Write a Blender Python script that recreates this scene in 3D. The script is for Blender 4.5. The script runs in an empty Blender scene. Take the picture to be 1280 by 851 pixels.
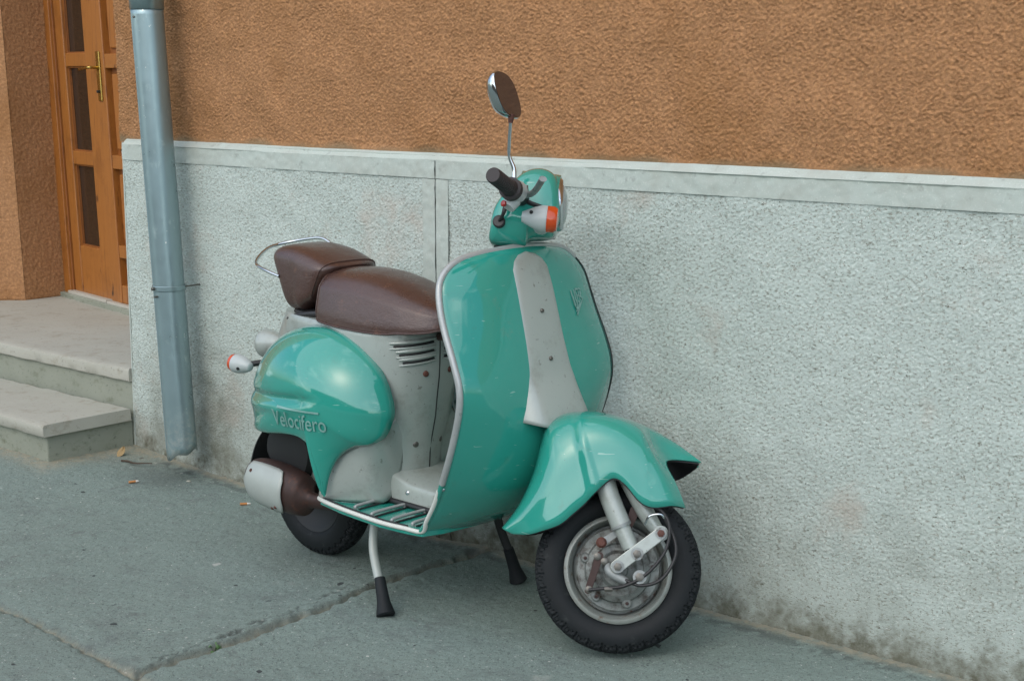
import bpy, bmesh, math, random
import numpy as np
from mathutils import Vector, Matrix

rng = np.random.default_rng(7)
random.seed(7)
SC = bpy.context.scene
COL = SC.collection

# ------------------------------------------------------------------ camera, sky, sun, exposure
cam_d = bpy.data.cameras.new('camera'); cam = bpy.data.objects.new('camera', cam_d); COL.objects.link(cam)
cam.location = (0, 0, 1.4437); cam.rotation_euler = (math.radians(90 - 9.868), 0, 0)
cam_d.sensor_width = 36.0; cam_d.lens = 36.0 * 1900 / 1280; cam_d.clip_start = .05; cam_d.clip_end = 500
SC.camera = cam

SUN_EL, SUN_AZ = 46.0, 212.0            # azimuth clockwise from +Y: behind the camera, a little to its left
world = bpy.data.worlds.new('World'); SC.world = world; world.use_nodes = True
wn, wl = world.node_tree.nodes, world.node_tree.links
wn.clear()
w_out = wn.new('ShaderNodeOutputWorld'); w_bg = wn.new('ShaderNodeBackground')
w_sky = wn.new('ShaderNodeTexSky'); w_sky.sky_type = 'NISHITA'; w_sky.sun_disc = False
w_sky.sun_elevation = math.radians(SUN_EL); w_sky.sun_rotation = math.radians(SUN_AZ)
w_sky.air_density = 1.0; w_sky.dust_density = 2.0; w_sky.ozone_density = 1.2
w_tc = wn.new('ShaderNodeTexCoord'); w_no = wn.new('ShaderNodeTexNoise'); w_map = wn.new('ShaderNodeMapping')
w_map.inputs['Scale'].default_value = (1, 1, 2.2)
w_no.inputs['Scale'].default_value = 2.6; w_no.inputs['Detail'].default_value = 7; w_no.inputs['Roughness'].default_value = .58
w_rp = wn.new('ShaderNodeValToRGB'); w_rp.color_ramp.elements[0].position = .55; w_rp.color_ramp.elements[1].position = .72
w_mix = wn.new('ShaderNodeMix'); w_mix.data_type = 'RGBA'
w_mix.inputs['B'].default_value = (9.8, 11.2, 11.6, 1)
wl.new(w_tc.outputs['Generated'], w_map.inputs['Vector']); wl.new(w_map.outputs['Vector'], w_no.inputs['Vector'])
wl.new(w_no.outputs['Fac'], w_rp.inputs['Fac']); wl.new(w_rp.outputs['Color'], w_mix.inputs['Factor'])
wl.new(w_sky.outputs['Color'], w_mix.inputs['A']); wl.new(w_mix.outputs['Result'], w_bg.inputs['Color'])
w_bg.inputs['Strength'].default_value = .15
wl.new(w_bg.outputs['Background'], w_out.inputs['Surface'])

sun_d = bpy.data.lights.new('sun', 'SUN'); sun = bpy.data.objects.new('sun', sun_d); COL.objects.link(sun)
sun_d.energy = 1.4; sun_d.angle = math.radians(125); sun_d.color = (1.0, .97, .92)
_az, _el = math.radians(SUN_AZ), math.radians(SUN_EL)
_sd = Vector((math.sin(_az) * math.cos(_el), math.cos(_az) * math.cos(_el), math.sin(_el)))
sun.rotation_euler = _sd.to_track_quat('Z', 'Y').to_euler(); sun.location = _sd * 20

SC.view_settings.view_transform = 'Standard'; SC.view_settings.look = 'None'
SC.view_settings.exposure = 0.48; SC.view_settings.gamma = 1.0
SC.render.engine = 'CYCLES'
try:
    SC.cycles.use_denoising = True
    SC.cycles.max_bounces = 7
except Exception:
    pass

# ------------------------------------------------------------------ materials
def srgb(r, g, b):
    f = lambda c: c / 12.92 if c <= .04045 else ((c + .055) / 1.055) ** 2.4
    return (f(r / 255), f(g / 255), f(b / 255), 1)

class NT:
    def __init__(s, name):
        s.m = bpy.data.materials.new(name); s.m.use_nodes = True
        s.n, s.l = s.m.node_tree.nodes, s.m.node_tree.links
        s.b = s.n['Principled BSDF']; s.tc = s.n.new('ShaderNodeTexCoord')
    def noise(s, scale, detail=4, rough=.55, vec=None, stretch=None, dist=0.0):
        no = s.n.new('ShaderNodeTexNoise'); no.inputs['Scale'].default_value = scale
        no.inputs['Detail'].default_value = detail; no.inputs['Roughness'].default_value = rough
        no.inputs['Distortion'].default_value = dist
        v = vec or s.tc.outputs['Object']
        if stretch:
            mp = s.n.new('ShaderNodeMapping'); mp.inputs['Scale'].default_value = stretch
            s.l.new(v, mp.inputs['Vector']); v = mp.outputs['Vector']
        s.l.new(v, no.inputs['Vector']); return no.outputs['Fac']
    def ramp(s, fac, p0, p1, c0=(0, 0, 0, 1), c1=(1, 1, 1, 1)):
        r = s.n.new('ShaderNodeValToRGB'); r.color_ramp.elements[0].position = p0; r.color_ramp.elements[1].position = p1
        r.color_ramp.elements[0].color = c0; r.color_ramp.elements[1].color = c1
        s.l.new(fac, r.inputs['Fac']); return r.outputs['Color']
    def mix(s, fac, a, b, mode='MIX'):
        m = s.n.new('ShaderNodeMix'); m.data_type = 'RGBA'; m.blend_type = mode
        for sock, v in (('Factor', fac), ('A', a), ('B', b)):
            if isinstance(v, (tuple, list)): m.inputs[sock].default_value = v
            elif isinstance(v, (int, float)): m.inputs[sock].default_value = v
            else: s.l.new(v, m.inputs[sock])
        return m.outputs['Result']
    def math(s, op, a, b=0.0):
        m = s.n.new('ShaderNodeMath'); m.operation = op
        for i, v in enumerate((a, b)):
            if isinstance(v, (int, float)): m.inputs[i].default_value = v
            else: s.l.new(v, m.inputs[i])
        return m.outputs[0]
    def attr(s, name):
        a = s.n.new('ShaderNodeAttribute'); a.attribute_name = name; return a.outputs['Fac']
    def bump(s, h, strength=.3, dist=.002):
        b = s.n.new('ShaderNodeBump'); b.inputs['Strength'].default_value = strength; b.inputs['Distance'].default_value = dist
        s.l.new(h, b.inputs['Height']); s.l.new(b.outputs['Normal'], s.b.inputs['Normal'])
    def set(s, color=None, rough=None, metal=None, coat=None, coat_rough=None, spec=None):
        for k, v in (('Base Color', color), ('Roughness', rough), ('Metallic', metal), ('Coat Weight', coat),
                     ('Coat Roughness', coat_rough), ('Specular IOR Level', spec)):
            if v is None: continue
            if isinstance(v, (int, float, tuple, list)): s.b.inputs[k].default_value = v
            else: s.l.new(v, s.b.inputs[k])
        return s.m

def speck(t, col, speck_col, scale, lo, hi):
    return t.mix(t.ramp(t.noise(scale, 2, .5), lo, hi), col, speck_col)

MAT = {}
def m_paint():
    t = NT('green_paint')
    g = t.mix(t.noise(3, 3), srgb(38, 137, 121), srgb(44, 145, 130))
    g = t.mix(t.ramp(t.noise(16, 6, .7), .60, .78), g, srgb(50, 128, 112))
    g = t.mix(t.ramp(t.noise(170, 2, .5), .75, .80), g, srgb(28, 92, 80))
    g = t.mix(t.ramp(t.noise(24, 2, .4, stretch=(1, 1, 9), dist=.5), .735, .75), g, srgb(120, 170, 156))
    g = t.mix(t.ramp(t.noise(6, 8, .8), .62, .80), g, srgb(84, 136, 120))
    r = t.ramp(t.noise(9, 5, .6), .35, .75, (.10,) * 3 + (1,), (.24,) * 3 + (1,))
    t.bump(t.noise(14, 2), .04, .004)
    t.b.inputs['Coat IOR'].default_value = 1.62
    return t.set(g, r, 0.0, 1.0, .025, .2)
def m_silver():
    t = NT('silver_paint')
    g = t.mix(t.noise(4, 4), srgb(148, 158, 152), srgb(166, 174, 168))
    g = t.mix(t.ramp(t.noise(7, 7, .75), .50, .76), g, srgb(128, 132, 122))
    g = t.mix(t.ramp(t.noise(60, 3, .6), .66, .74), g, srgb(120, 124, 116))
    g = t.mix(t.ramp(t.noise(140, 2, .5), .74, .78), g, srgb(70, 66, 58))
    r = t.ramp(t.noise(12, 4), .3, .7, (.32,) * 3 + (1,), (.5,) * 3 + (1,))
    return t.set(g, r, .2, .5, .12)
def m_leather():
    t = NT('brown_leather')
    g = t.mix(t.noise(9, 5, .6), srgb(58, 41, 36), srgb(78, 54, 46))
    g = t.mix(t.ramp(t.noise(30, 5, .7), .58, .75), g, srgb(98, 68, 54))
    h = t.math('ADD', t.noise(260, 3, .6), t.math('MULTIPLY', t.noise(16, 6, .65, stretch=(1.6, 1, 3), dist=.8), 2.2))
    t.bump(h, .38, .0022)
    return t.set(g, t.ramp(t.noise(20, 4), .3, .7, (.24,) * 3 + (1,), (.40,) * 3 + (1,)), 0, .25, .22)
def m_metal(name, c0, c1, rough, metal=1.0, rust=None, rust_lo=.58, rust_hi=.7, scale=14):
    t = NT(name)
    g = t.mix(t.noise(scale, 5, .6), c0, c1)
    if rust: g = t.mix(t.ramp(t.noise(scale * 2.2, 6, .7), rust_lo, rust_hi), g, rust)
    t.bump(t.noise(scale * 8, 4), .12, .001)
    return t.set(g, t.ramp(t.noise(scale * 1.5, 4), .3, .75, (rough * .8,) * 3 + (1,), (min(1, rough * 1.35),) * 3 + (1,)), metal)
def m_rubber():
    t = NT('tyre_rubber')
    g = t.mix(t.noise(11, 5, .65), srgb(16, 19, 20), srgb(34, 39, 41))
    g = t.mix(t.ramp(t.noise(30, 6, .7), .60, .80), g, srgb(62, 66, 64))
    t.bump(t.noise(120, 3), .15, .001)
    return t.set(g, .6, 0, 0, 0, .22)
def m_plain(name, c, rough, metal=0.0, coat=0.0, var=.12):
    t = NT(name)
    d = tuple(x * (1 - var) for x in c[:3]) + (1,); e = tuple(min(1, x * (1 + var)) for x in c[:3]) + (1,)
    t.bump(t.noise(180, 3), .08, .001)
    return t.set(t.mix(t.noise(18, 5, .6), d, e), rough, metal, coat, .08)
def m_lens(name, c):
    t = NT(name); t.b.inputs['Transmission Weight'].default_value = .25
    t.bump(t.noise(90, 1), .1, .001)
    return t.set(t.mix(t.noise(40, 2), c, tuple(x * .8 for x in c[:3]) + (1,)), .16, 0, .5, .05)

MAT['green'] = m_paint(); MAT['silver'] = m_silver(); MAT['leather'] = m_leather(); MAT['rubber'] = m_rubber()
MAT['chrome'] = m_metal('chrome', srgb(200, 206, 208), srgb(180, 186, 188), .10, 1.0, srgb(120, 110, 98), .72, .8)
MAT['trim'] = m_metal('brushed_trim', srgb(178, 182, 180), srgb(150, 156, 154), .34, .35, srgb(110, 108, 100), .64, .75, 22)
MAT['alu'] = m_metal('cast_aluminium', srgb(156, 162, 160), srgb(116, 122, 120), .5, .45, srgb(74, 66, 56), .56, .68, 18)
MAT['rimpaint'] = m_metal('rim_paint', srgb(146, 152, 146), srgb(118, 124, 118), .45, .25, srgb(96, 62, 40), .56, .70, 16)
MAT['rust'] = m_metal('rusty_steel', srgb(44, 33, 30), srgb(66, 46, 40), .55, .3, srgb(92, 56, 40), .54, .72, 10)
MAT['rustbolt'] = m_metal('rusty_bolt', srgb(78, 46, 38), srgb(100, 62, 50), .6, .2, srgb(60, 40, 34), .5, .7, 40)
MAT['bolt'] = m_metal('bolt_steel', srgb(120, 120, 114), srgb(84, 82, 76), .42, .7, srgb(90, 60, 44), .6, .7, 60)
MAT['black'] = m_plain('black_plastic', srgb(30, 31, 32), .48)
MAT['engine'] = m_plain('dark_engine', srgb(34, 36, 36), .55, .2)
MAT['grip'] = m_plain('grip_rubber', srgb(42, 38, 38), .6)
MAT['greyplastic'] = m_plain('grey_plastic', srgb(168, 176, 174), .38, 0, .1)
MAT['orange'] = m_lens('orange_lens', srgb(226, 84, 22)); MAT['red'] = m_lens('red_lens', srgb(170, 30, 26))
MAT['white_trim'] = m_plain('white_trim', srgb(196, 200, 192), .45, 0, 0, .08)
MAT['standpaint'] = m_plain('stand_paint', srgb(158, 166, 160), .42, .1)
t = NT('lettering_grey'); MAT['letter'] = t.set(t.mix(t.noise(80, 3), srgb(132, 172, 164), srgb(112, 160, 150)), .4, .2)
t = NT('mirror_glass'); MAT['mirror'] = t.set(t.mix(t.noise(3, 2), srgb(118, 108, 102), srgb(108, 100, 96)), .08, .75)
t = NT('clear_glass'); t.b.inputs['Transmission Weight'].default_value = .6; MAT['lamp_glass'] = t.set(t.mix(t.noise(60, 1), srgb(205, 212, 212), srgb(225, 230, 230)), .08, .1, .5, .03)

def m_orange_wall():
    t = NT('orange_stucco')
    g = t.mix(t.noise(1.6, 5, .6), srgb(150, 112, 78), srgb(161, 121, 86))
    g = t.mix(t.ramp(t.noise(90, 3, .6), .42, .70), g, srgb(184, 138, 96))
    g = t.mix(t.ramp(t.noise(2.2, 6, .7), .50, .78), g, srgb(148, 106, 66))
    g = t.mix(t.ramp(t.noise(210, 2, .5), .70, .76), g, srgb(196, 160, 118))
    g = t.mix(t.ramp(t.noise(34, 3, .6), .72, .78), g, srgb(112, 72, 44))
    g = t.mix(t.attr('dirt'), g, srgb(122, 108, 84))
    t.bump(t.math('ADD', t.noise(120, 4, .65), t.noise(320, 3, .6)), .55, .0045)
    return t.set(g, .9, 0, 0, 0, .2)
def m_plinth(rough_cast):
    t = NT('roughcast_plaster' if rough_cast else 'smooth_cement')
    g = t.mix(t.noise(2.2, 6, .62), srgb(173, 186, 179), srgb(190, 201, 194))
    if rough_cast:
        g = t.mix(t.ramp(t.noise(150, 3, .6, stretch=(.7, .7, 1.3)), .54, .64), g, srgb(150, 154, 144))
        g = t.mix(t.ramp(t.noise(95, 4, .65, stretch=(.7, .7, 1.4)), .63, .69), g, srgb(104, 104, 92))
        g = t.mix(t.ramp(t.noise(230, 2, .5), .68, .72), g, srgb(96, 96, 86))
        g = t.mix(t.ramp(t.noise(190, 2, .5, stretch=(1, 1, 1.6)), .66, .72), g, srgb(226, 230, 224))
        g = t.mix(t.ramp(t.noise(3.2, 5, .6), .58, .78), g, srgb(178, 170, 158))
    else:
        g = t.mix(.45, g, srgb(164, 172, 162))
        g = t.mix(t.ramp(t.noise(200, 2, .6), .60, .72), g, srgb(196, 202, 194))
        g = t.mix(t.ramp(t.noise(26, 5, .7), .60, .72), g, srgb(146, 152, 145))
        g = t.mix(t.ramp(t.noise(6, 7, .75), .46, .80), g, srgb(164, 168, 158))
        g = t.mix(t.ramp(t.noise(15, 6, .8), .74, .78), g, srgb(128, 132, 122))
    d = t.attr('dirt')
    dn = t.math('MULTIPLY', d, t.ramp(t.noise(9, 6, .7), .22, .62))
    g = t.mix(dn, g, srgb(120, 122, 108))
    dk = t.math('MULTIPLY', t.math('POWER', d, 2.0), t.ramp(t.noise(22, 6, .75), .26, .62))
    g = t.mix(dk, g, srgb(92, 92, 78))
    t.bump(t.math('ADD', t.noise(240, 3, .6), t.noise(500, 2, .6)), .5 if rough_cast else .3, .0025 if rough_cast else .0012)
    return t.set(g, .92, 0, 0, 0, .2)
def m_asphalt():
    t = NT('old_asphalt')
    g = t.mix(t.noise(1.3, 6, .6), srgb(110, 126, 119), srgb(126, 141, 133))
    g = t.mix(t.ramp(t.noise(7, 6, .7), .52, .80), g, srgb(100, 108, 105))
    g = t.mix(t.ramp(t.noise(120, 4, .7), .54, .66), g, srgb(84, 94, 90))
    g = t.mix(t.ramp(t.noise(300, 2, .6), .60, .68), g, srgb(70, 78, 75))
    g = t.mix(t.ramp(t.noise(140, 3, .6), .64, .70), g, srgb(166, 172, 164))
    g = t.mix(t.ramp(t.noise(2.3, 4, .75, dist=.6), .66, .74), g, srgb(150, 156, 148))
    sp = t.ramp(t.noise(9.5, 2, .5), .74, .76); g = t.mix(sp, g, srgb(160, 165, 158))
    g = t.mix(t.ramp(t.noise(23, 1, .5), .765, .775), g, srgb(58, 64, 63))
    g = t.mix(t.ramp(t.noise(70, 1, .5), .76, .78), g, srgb(178, 182, 174))
    g = t.mix(t.ramp(t.noise(3.4, 7, .8, dist=1.2), .60, .64), g, srgb(102, 112, 107))
    sd = t.math('MULTIPLY', t.attr('sand'), t.ramp(t.noise(40, 5, .7), .25, .60))
    g = t.mix(sd, g, srgb(148, 142, 122))
    g = t.mix(t.attr('grime'), g, srgb(66, 70, 66))
    t.bump(t.math('ADD', t.noise(260, 4, .65), t.math('MULTIPLY', t.noise(90, 4, .6), .8)), .85, .003)
    return t.set(g, t.ramp(t.noise(20, 4), .3, .7, (.72,) * 3 + (1,), (.92,) * 3 + (1,)), 0, 0, 0, .35)
def m_stone(name, a, b, stain):
    t = NT(name)
    g = t.mix(t.noise(5, 6, .6), a, b)
    g = t.mix(t.ramp(t.noise(70, 3, .6), .62, .72), g, tuple(x * .72 for x in b[:3]) + (1,))
    g = t.mix(t.ramp(t.noise(11, 6, .72, stretch=(1, 1, 2)), .54, .74), g, stain)
    t.bump(t.math('ADD', t.noise(160, 4, .6), t.noise(30, 4)), .35, .002)
    return t.set(g, .85, 0, 0, 0, .3)
def m_wood(name, a, b, dark):
    t = NT(name)
    st = (26, 26, 1.6)
    g = t.mix(t.noise(2.2, 5, .6, stretch=st, dist=.4), a, b)
    g = t.mix(t.ramp(t.noise(3.6, 6, .7, stretch=(30, 30, 1.1), dist=.3), .56, .72), g, dark)
    g = t.mix(t.ramp(t.noise(5, 7, .75), .52, .74), g, tuple(x * .75 for x in b[:3]) + (1,))
    g = t.mix(t.ramp(t.noise(13, 3, .5, stretch=(1, 1, .6)), .66, .73), g, tuple(x * .5 for x in dark[:3]) + (1,))
    t.bump(t.noise(4, 5, .6, stretch=(40, 40, 1.5)), .15, .001)
    return t.set(g, .42, 0, .25, .2)
MAT['wall'] = m_orange_wall(); MAT['rough'] = m_plinth(True); MAT['cement'] = m_plinth(False)
MAT['asphalt'] = m_asphalt()
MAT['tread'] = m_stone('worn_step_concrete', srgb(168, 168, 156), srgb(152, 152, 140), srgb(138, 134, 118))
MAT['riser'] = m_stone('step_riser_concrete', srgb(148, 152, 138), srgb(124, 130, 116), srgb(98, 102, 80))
MAT['wood'] = m_wood('varnished_pine', srgb(164, 106, 46), srgb(142, 86, 34), srgb(80, 44, 18))
MAT['wood2'] = m_wood('varnished_pine_panel', srgb(150, 92, 42), srgb(130, 76, 32), srgb(84, 48, 22))
MAT['brass'] = m_metal('brass', srgb(190, 164, 92), srgb(164, 138, 74), .25, 1.0, srgb(96, 82, 46), .66, .76, 30)
t = NT('door_glass'); MAT['glass'] = t.set(t.mix(t.noise(2.5, 4), srgb(34, 26, 20), srgb(52, 42, 32)), .12, 0, .4, .05)
MAT['weatherbar'] = m_plain('weather_bar', srgb(172, 170, 158), .5)
def m_zinc():
    t = NT('galvanised_pipe')
    g = t.mix(t.noise(5, 5, .6, stretch=(1, 1, .25)), srgb(126, 150, 154), srgb(146, 166, 168))
    g = t.mix(t.ramp(t.noise(26, 5, .65, stretch=(1, 1, .5)), .60, .75), g, srgb(160, 180, 180))
    g = t.mix(t.ramp(t.noise(90, 2, .5), .73, .76), g, srgb(206, 212, 208))
    g = t.mix(t.math('MULTIPLY', t.attr('dirt'), t.ramp(t.noise(40, 4, .7), .4, .6)), g, srgb(186, 192, 186))
    t.bump(t.noise(9, 3, .5), .25, .004)
    return t.set(g, t.ramp(t.noise(14, 4), .3, .7, (.26,) * 3 + (1,), (.44,) * 3 + (1,)), .6, .25, .2)
MAT['zinc'] = m_zinc()
MAT['paper'] = m_plain('cigarette_paper', srgb(214, 210, 200), .8); MAT['filter'] = m_plain('cigarette_filter', srgb(178, 122, 70), .8)
MAT['leafdry'] = m_plain('dry_leaf', srgb(150, 128, 88), .7, 0, 0, .3); MAT['twig'] = m_plain('twig_bark', srgb(70, 58, 46), .85, 0, 0, .3)
MAT['weed'] = m_plain('weed_green', srgb(70, 104, 58), .6, 0, 0, .3)
MAT['drum'] = m_metal('grimy_drum', srgb(138, 144, 140), srgb(88, 93, 89), .5, .35, srgb(50, 42, 34), .48, .66, 13)
MAT['kerb'] = m_stone('kerb_stone', srgb(150, 152, 146), srgb(130, 132, 126), srgb(100, 102, 96))

# ------------------------------------------------------------------ object helpers
def tag(o, label=None, cat=None, group=None, kind=None):
    for k, v in (('label', label), ('category', cat), ('group', group), ('kind', kind)):
        if v: o[k] = v
    return o
def empty(name, loc=(0, 0, 0), rz=0.0):
    o = bpy.data.objects.new(name, None); COL.objects.link(o); o.location = loc; o.rotation_euler = (0, 0, rz); o.empty_display_size = .1
    return o
def obj(name, VF, mat, parent=None, smooth=True, solid=0.0, bevel=0.0, sub=0, auto=None, attrs=None):
    V, F = VF
    me = bpy.data.meshes.new(name)
    me.from_pydata([tuple(map(float, v)) for v in V], [], [tuple(int(i) for i in f) for f in F])
    me.validate(); me.update()
    me.materials.append(MAT[mat])
    o = bpy.data.objects.new(name, me); COL.objects.link(o)
    if parent is not None: o.parent = parent
    if smooth:
        me.polygons.foreach_set('use_smooth', [True] * len(me.polygons))
        me.set_sharp_from_angle(angle=math.radians(auto or 40))
    for k, a in (attrs or {}).items():
        at_ = me.attributes.new(k, 'FLOAT', 'POINT'); at_.data.foreach_set('value', np.asarray(a, dtype=np.float32))
    if solid:
        md = o.modifiers.new('solid', 'SOLIDIFY'); md.thickness = solid; md.offset = 0
    if bevel:
        md = o.modifiers.new('bevel', 'BEVEL'); md.width = bevel; md.segments = 2; md.limit_method = 'ANGLE'; md.angle_limit = math.radians(35)
    if sub:
        md = o.modifiers.new('sub', 'SUBSURF'); md.levels = sub; md.render_levels = sub
    return o
def fast_obj(name, V, F, mat, parent=None, attrs=None, smooth=True):
    """quads as numpy arrays"""
    me = bpy.data.meshes.new(name); V = np.ascontiguousarray(V, dtype=np.float32); F = np.ascontiguousarray(F, dtype=np.int32)
    me.vertices.add(len(V)); me.vertices.foreach_set('co', V.ravel())
    me.loops.add(F.size); me.loops.foreach_set('vertex_index', F.ravel())
    me.polygons.add(len(F)); me.polygons.foreach_set('loop_start', np.arange(0, F.size, 4, dtype=np.int32))
    me.update(calc_edges=True)
    if smooth: me.polygons.foreach_set('use_smooth', np.ones(len(F), dtype=bool))
    for k, a in (attrs or {}).items():
        at_ = me.attributes.new(k, 'FLOAT', 'POINT'); at_.data.foreach_set('value', np.asarray(a, dtype=np.float32).ravel())
    me.materials.append(MAT[mat])
    o = bpy.data.objects.new(name, me); COL.objects.link(o)
    if parent is not None: o.parent = parent
    return o
def grid_faces(ni, nj, close_j=False, close_i=False):
    F = []
    for i in range(ni if close_i else ni - 1):
        for j in range(nj if close_j else nj - 1):
            a, b = i % ni, (i + 1) % ni; c, d = j % nj, (j + 1) % nj
            F.append((a * nj + c, a * nj + d, b * nj + d, b * nj + c))
    return F
def flip(VF): return VF[0], [tuple(reversed(f)) for f in VF[1]]
def join(*parts):
    V, F = [], []
    for v, f in parts:
        o = len(V); V += [tuple(p) for p in v]; F += [tuple(i + o for i in q) for q in f]
    return V, F
def cr(pts, n, closed=False):
    """Catmull-Rom resample of a polyline to n points (any dimension)"""
    P = np.array(pts, float); N = len(P); out = []
    segs = N if closed else N - 1
    for k in range(n):
        u = k * segs / (n if closed else n - 1); i = min(int(u), segs - 1); f = u - i
        if closed: p0, p1, p2, p3 = P[(i - 1) % N], P[i % N], P[(i + 1) % N], P[(i + 2) % N]
        else: p0, p1, p2, p3 = P[max(i - 1, 0)], P[i], P[i + 1], P[min(i + 2, N - 1)]
        out.append(.5 * (2 * p1 + (p2 - p0) * f + (2 * p0 - 5 * p1 + 4 * p2 - p3) * f * f + (3 * p1 - p0 - 3 * p2 + p3) * f ** 3))
    return np.array(out)
def tube(pts, r, n=12, res=None, closed=False, flat=1.0, cap=True):
    P = np.array(pts, float)
    if res: P = cr(P, res, closed)
    N = len(P); rr = np.full(N, float(r)) if np.isscalar(r) else np.interp(np.linspace(0, 1, N), np.linspace(0, 1, len(r)), r)
    T = np.gradient(P, axis=0) if not closed else (np.roll(P, -1, 0) - np.roll(P, 1, 0))
    T /= np.linalg.norm(T, axis=1)[:, None] + 1e-12
    up = np.array([0, 0, 1.]) if abs(T[0][2]) < .9 else np.array([0, 1., 0])
    V = []
    b = np.cross(T[0], up); b /= np.linalg.norm(b)
    for i in range(N):
        b = b - T[i] * (b @ T[i]); b /= np.linalg.norm(b) + 1e-12; c2 = np.cross(T[i], b)
        for k in range(n):
            a = 2 * math.pi * k / n
            V.append(P[i] + rr[i] * (math.cos(a) * b + flat * math.sin(a) * c2))
    F = grid_faces(N, n, True, closed)
    if cap and not closed:
        F.append(tuple(range(n))[::-1]); F.append(tuple((N - 1) * n + k for k in range(n)))
    return V, [tuple(reversed(f)) for f in F]
def frame_from(axis):
    a = np.array(axis, float); a /= np.linalg.norm(a)
    up = np.array([0, 0, 1.]) if abs(a[2]) < .9 else np.array([1., 0, 0])
    b = np.cross(up, a); b /= np.linalg.norm(b); return b, np.cross(a, b), a
def lathe(profile, origin, axis, n=32, cap=True):
    b, c2, a = frame_from(axis); o = np.array(origin, float); V = []
    for r, h in profile:
        for k in range(n):
            t_ = 2 * math.pi * k / n; V.append(o + a * h + r * (math.cos(t_) * b + math.sin(t_) * c2))
    F = grid_faces(len(profile), n, True)
    if cap:
        F.append(tuple(range(n))[::-1]); F.append(tuple((len(profile) - 1) * n + k for k in range(n)))
    return V, F
def box(lo, hi):
    x0, y0, z0 = lo; x1, y1, z1 = hi
    V = [(x0, y0, z0), (x1, y0, z0), (x1, y1, z0), (x0, y1, z0), (x0, y0, z1), (x1, y0, z1), (x1, y1, z1), (x0, y1, z1)]
    return V, [(0, 3, 2, 1), (4, 5, 6, 7), (0, 1, 5, 4), (1, 2, 6, 5), (2, 3, 7, 6), (3, 0, 4, 7)]
def prism(poly, a0, a1, fn):
    """poly 2-D extruded from a0 to a1; fn(p, q, a) -> xyz"""
    n = len(poly); V = [fn(p, q, a0) for p, q in poly] + [fn(p, q, a1) for p, q in poly]
    F = [tuple(range(n))[::-1], tuple(range(n, 2 * n))] + [(i, (i + 1) % n, n + (i + 1) % n, n + i) for i in range(n)]
    return V, F
def loft(loops, cap=True):
    n = len(loops[0]); V = [p for L in loops for p in L]
    F = grid_faces(len(loops), n, True)
    if cap: F.append(tuple(range(n))[::-1]); F.append(tuple((len(loops) - 1) * n + k for k in range(n)))
    return V, F
def recalc(o):
    bm = bmesh.new(); bm.from_mesh(o.data); bmesh.ops.recalc_face_normals(bm, faces=bm.faces); bm.to_mesh(o.data); bm.free(); return o
def sm(e0, e1, x):
    t_ = np.clip((np.asarray(x, float) - e0) / (e1 - e0), 0, 1); return t_ * t_ * (3 - 2 * t_)
def fnoise(ny, nx, step, lo, hi, ax=1.0, ay=1.0, seed=0):
    """band-limited noise, unit variance; lo..hi wavelengths in metres"""
    r = np.random.default_rng(seed); w = r.standard_normal((ny, nx))
    fy = np.fft.fftfreq(ny, step)[:, None] * ay; fx = np.fft.rfftfreq(nx, step)[None, :] * ax
    f = np.sqrt(fx ** 2 + fy ** 2) + 1e-9
    g = np.exp(-(f * lo) ** 2) * (1 - np.exp(-(f * hi) ** 2))
    o = np.fft.irfft2(np.fft.rfft2(w) * g, s=(ny, nx)); return o / o.std()

# ================================================================== THE SETTING
W1 = np.array([-1.0413, 5.3583, 0.]); WU = np.array([.75412, -.65673, 0.]); WN = np.array([-.65673, -.75412, 0.])
def wp(s, d, z): return W1 + WU * s + WN * d + np.array([0, 0, 1.]) * z
def wsd(x, y): return (x - W1[0]) * WU[0] + (y - W1[1]) * WU[1], (x - W1[0]) * WN[0] + (y - W1[1]) * WN[1]
def wbox(s0, s1, d0, d1, z0, z1):
    V, F = box((s0, d0, z0), (s1, d1, z1)); return [wp(*p) for p in V], [tuple(reversed(f)) for f in F]

def ground_h(s, d):
    return .045 * sm(.1, -.75, s) * sm(2.2, .2, d)

# ---- pavement slabs: one fine sheet cut along the joints
road = tag(obj('road', wbox(-60, 60, -60, 60, -.34, -.14), 'asphalt', smooth=False), kind='structure')
base = tag(obj('pavement', wbox(-14, 14, -1.3, 6.2, -.13, -.022), 'asphalt', smooth=False), kind='structure')
tag(obj('kerb', wbox(-14, 14, 6.2, 6.35, -.139, -.018), 'kerb', smooth=False, bevel=.012), kind='structure')

GS = .0066
gx = np.arange(-2.35, 1.95, GS); gy = np.arange(2.65, 6.35, GS)
GX, GY = np.meshgrid(gx, gy)
S_, D_ = wsd(GX, GY)
def dpoly(X, Y, pts, ext=True):
    best = np.full(X.shape, 9.); side = np.zeros(X.shape)
    for (ax_, ay_), (bx_, by_) in zip(pts[:-1], pts[1:]):
        dx, dy = bx_ - ax_, by_ - ay_; L2 = dx * dx + dy * dy
        tt = np.clip(((X - ax_) * dx + (Y - ay_) * dy) / L2, 0, 1)
        dd = np.hypot(X - ax_ - tt * dx, Y - ay_ - tt * dy); sd_ = np.sign((X - ax_) * dy - (Y - ay_) * dx)
        m = dd < best; best = np.where(m, dd, best); side = np.where(m, sd_, side)
    return best, side
n1 = fnoise(len(gy), len(gx), GS, .04, .5, seed=1); n2 = fnoise(len(gy), len(gx), GS, .3, 3., seed=2); n3 = fnoise(len(gy), len(gx), GS, .012, .05, seed=3)
JX = GX + .004 * n1 + .008 * n2; JY = GY + .004 * fnoise(len(gy), len(gx), GS, .04, .5, seed=4)
J1 = [(-4.4, 6.8), (-1.417, 4.018), (-1.232, 3.845), (-1.083, 3.69), (-.921, 3.535), (.4, 2.3), (2.0, .8)]
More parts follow.
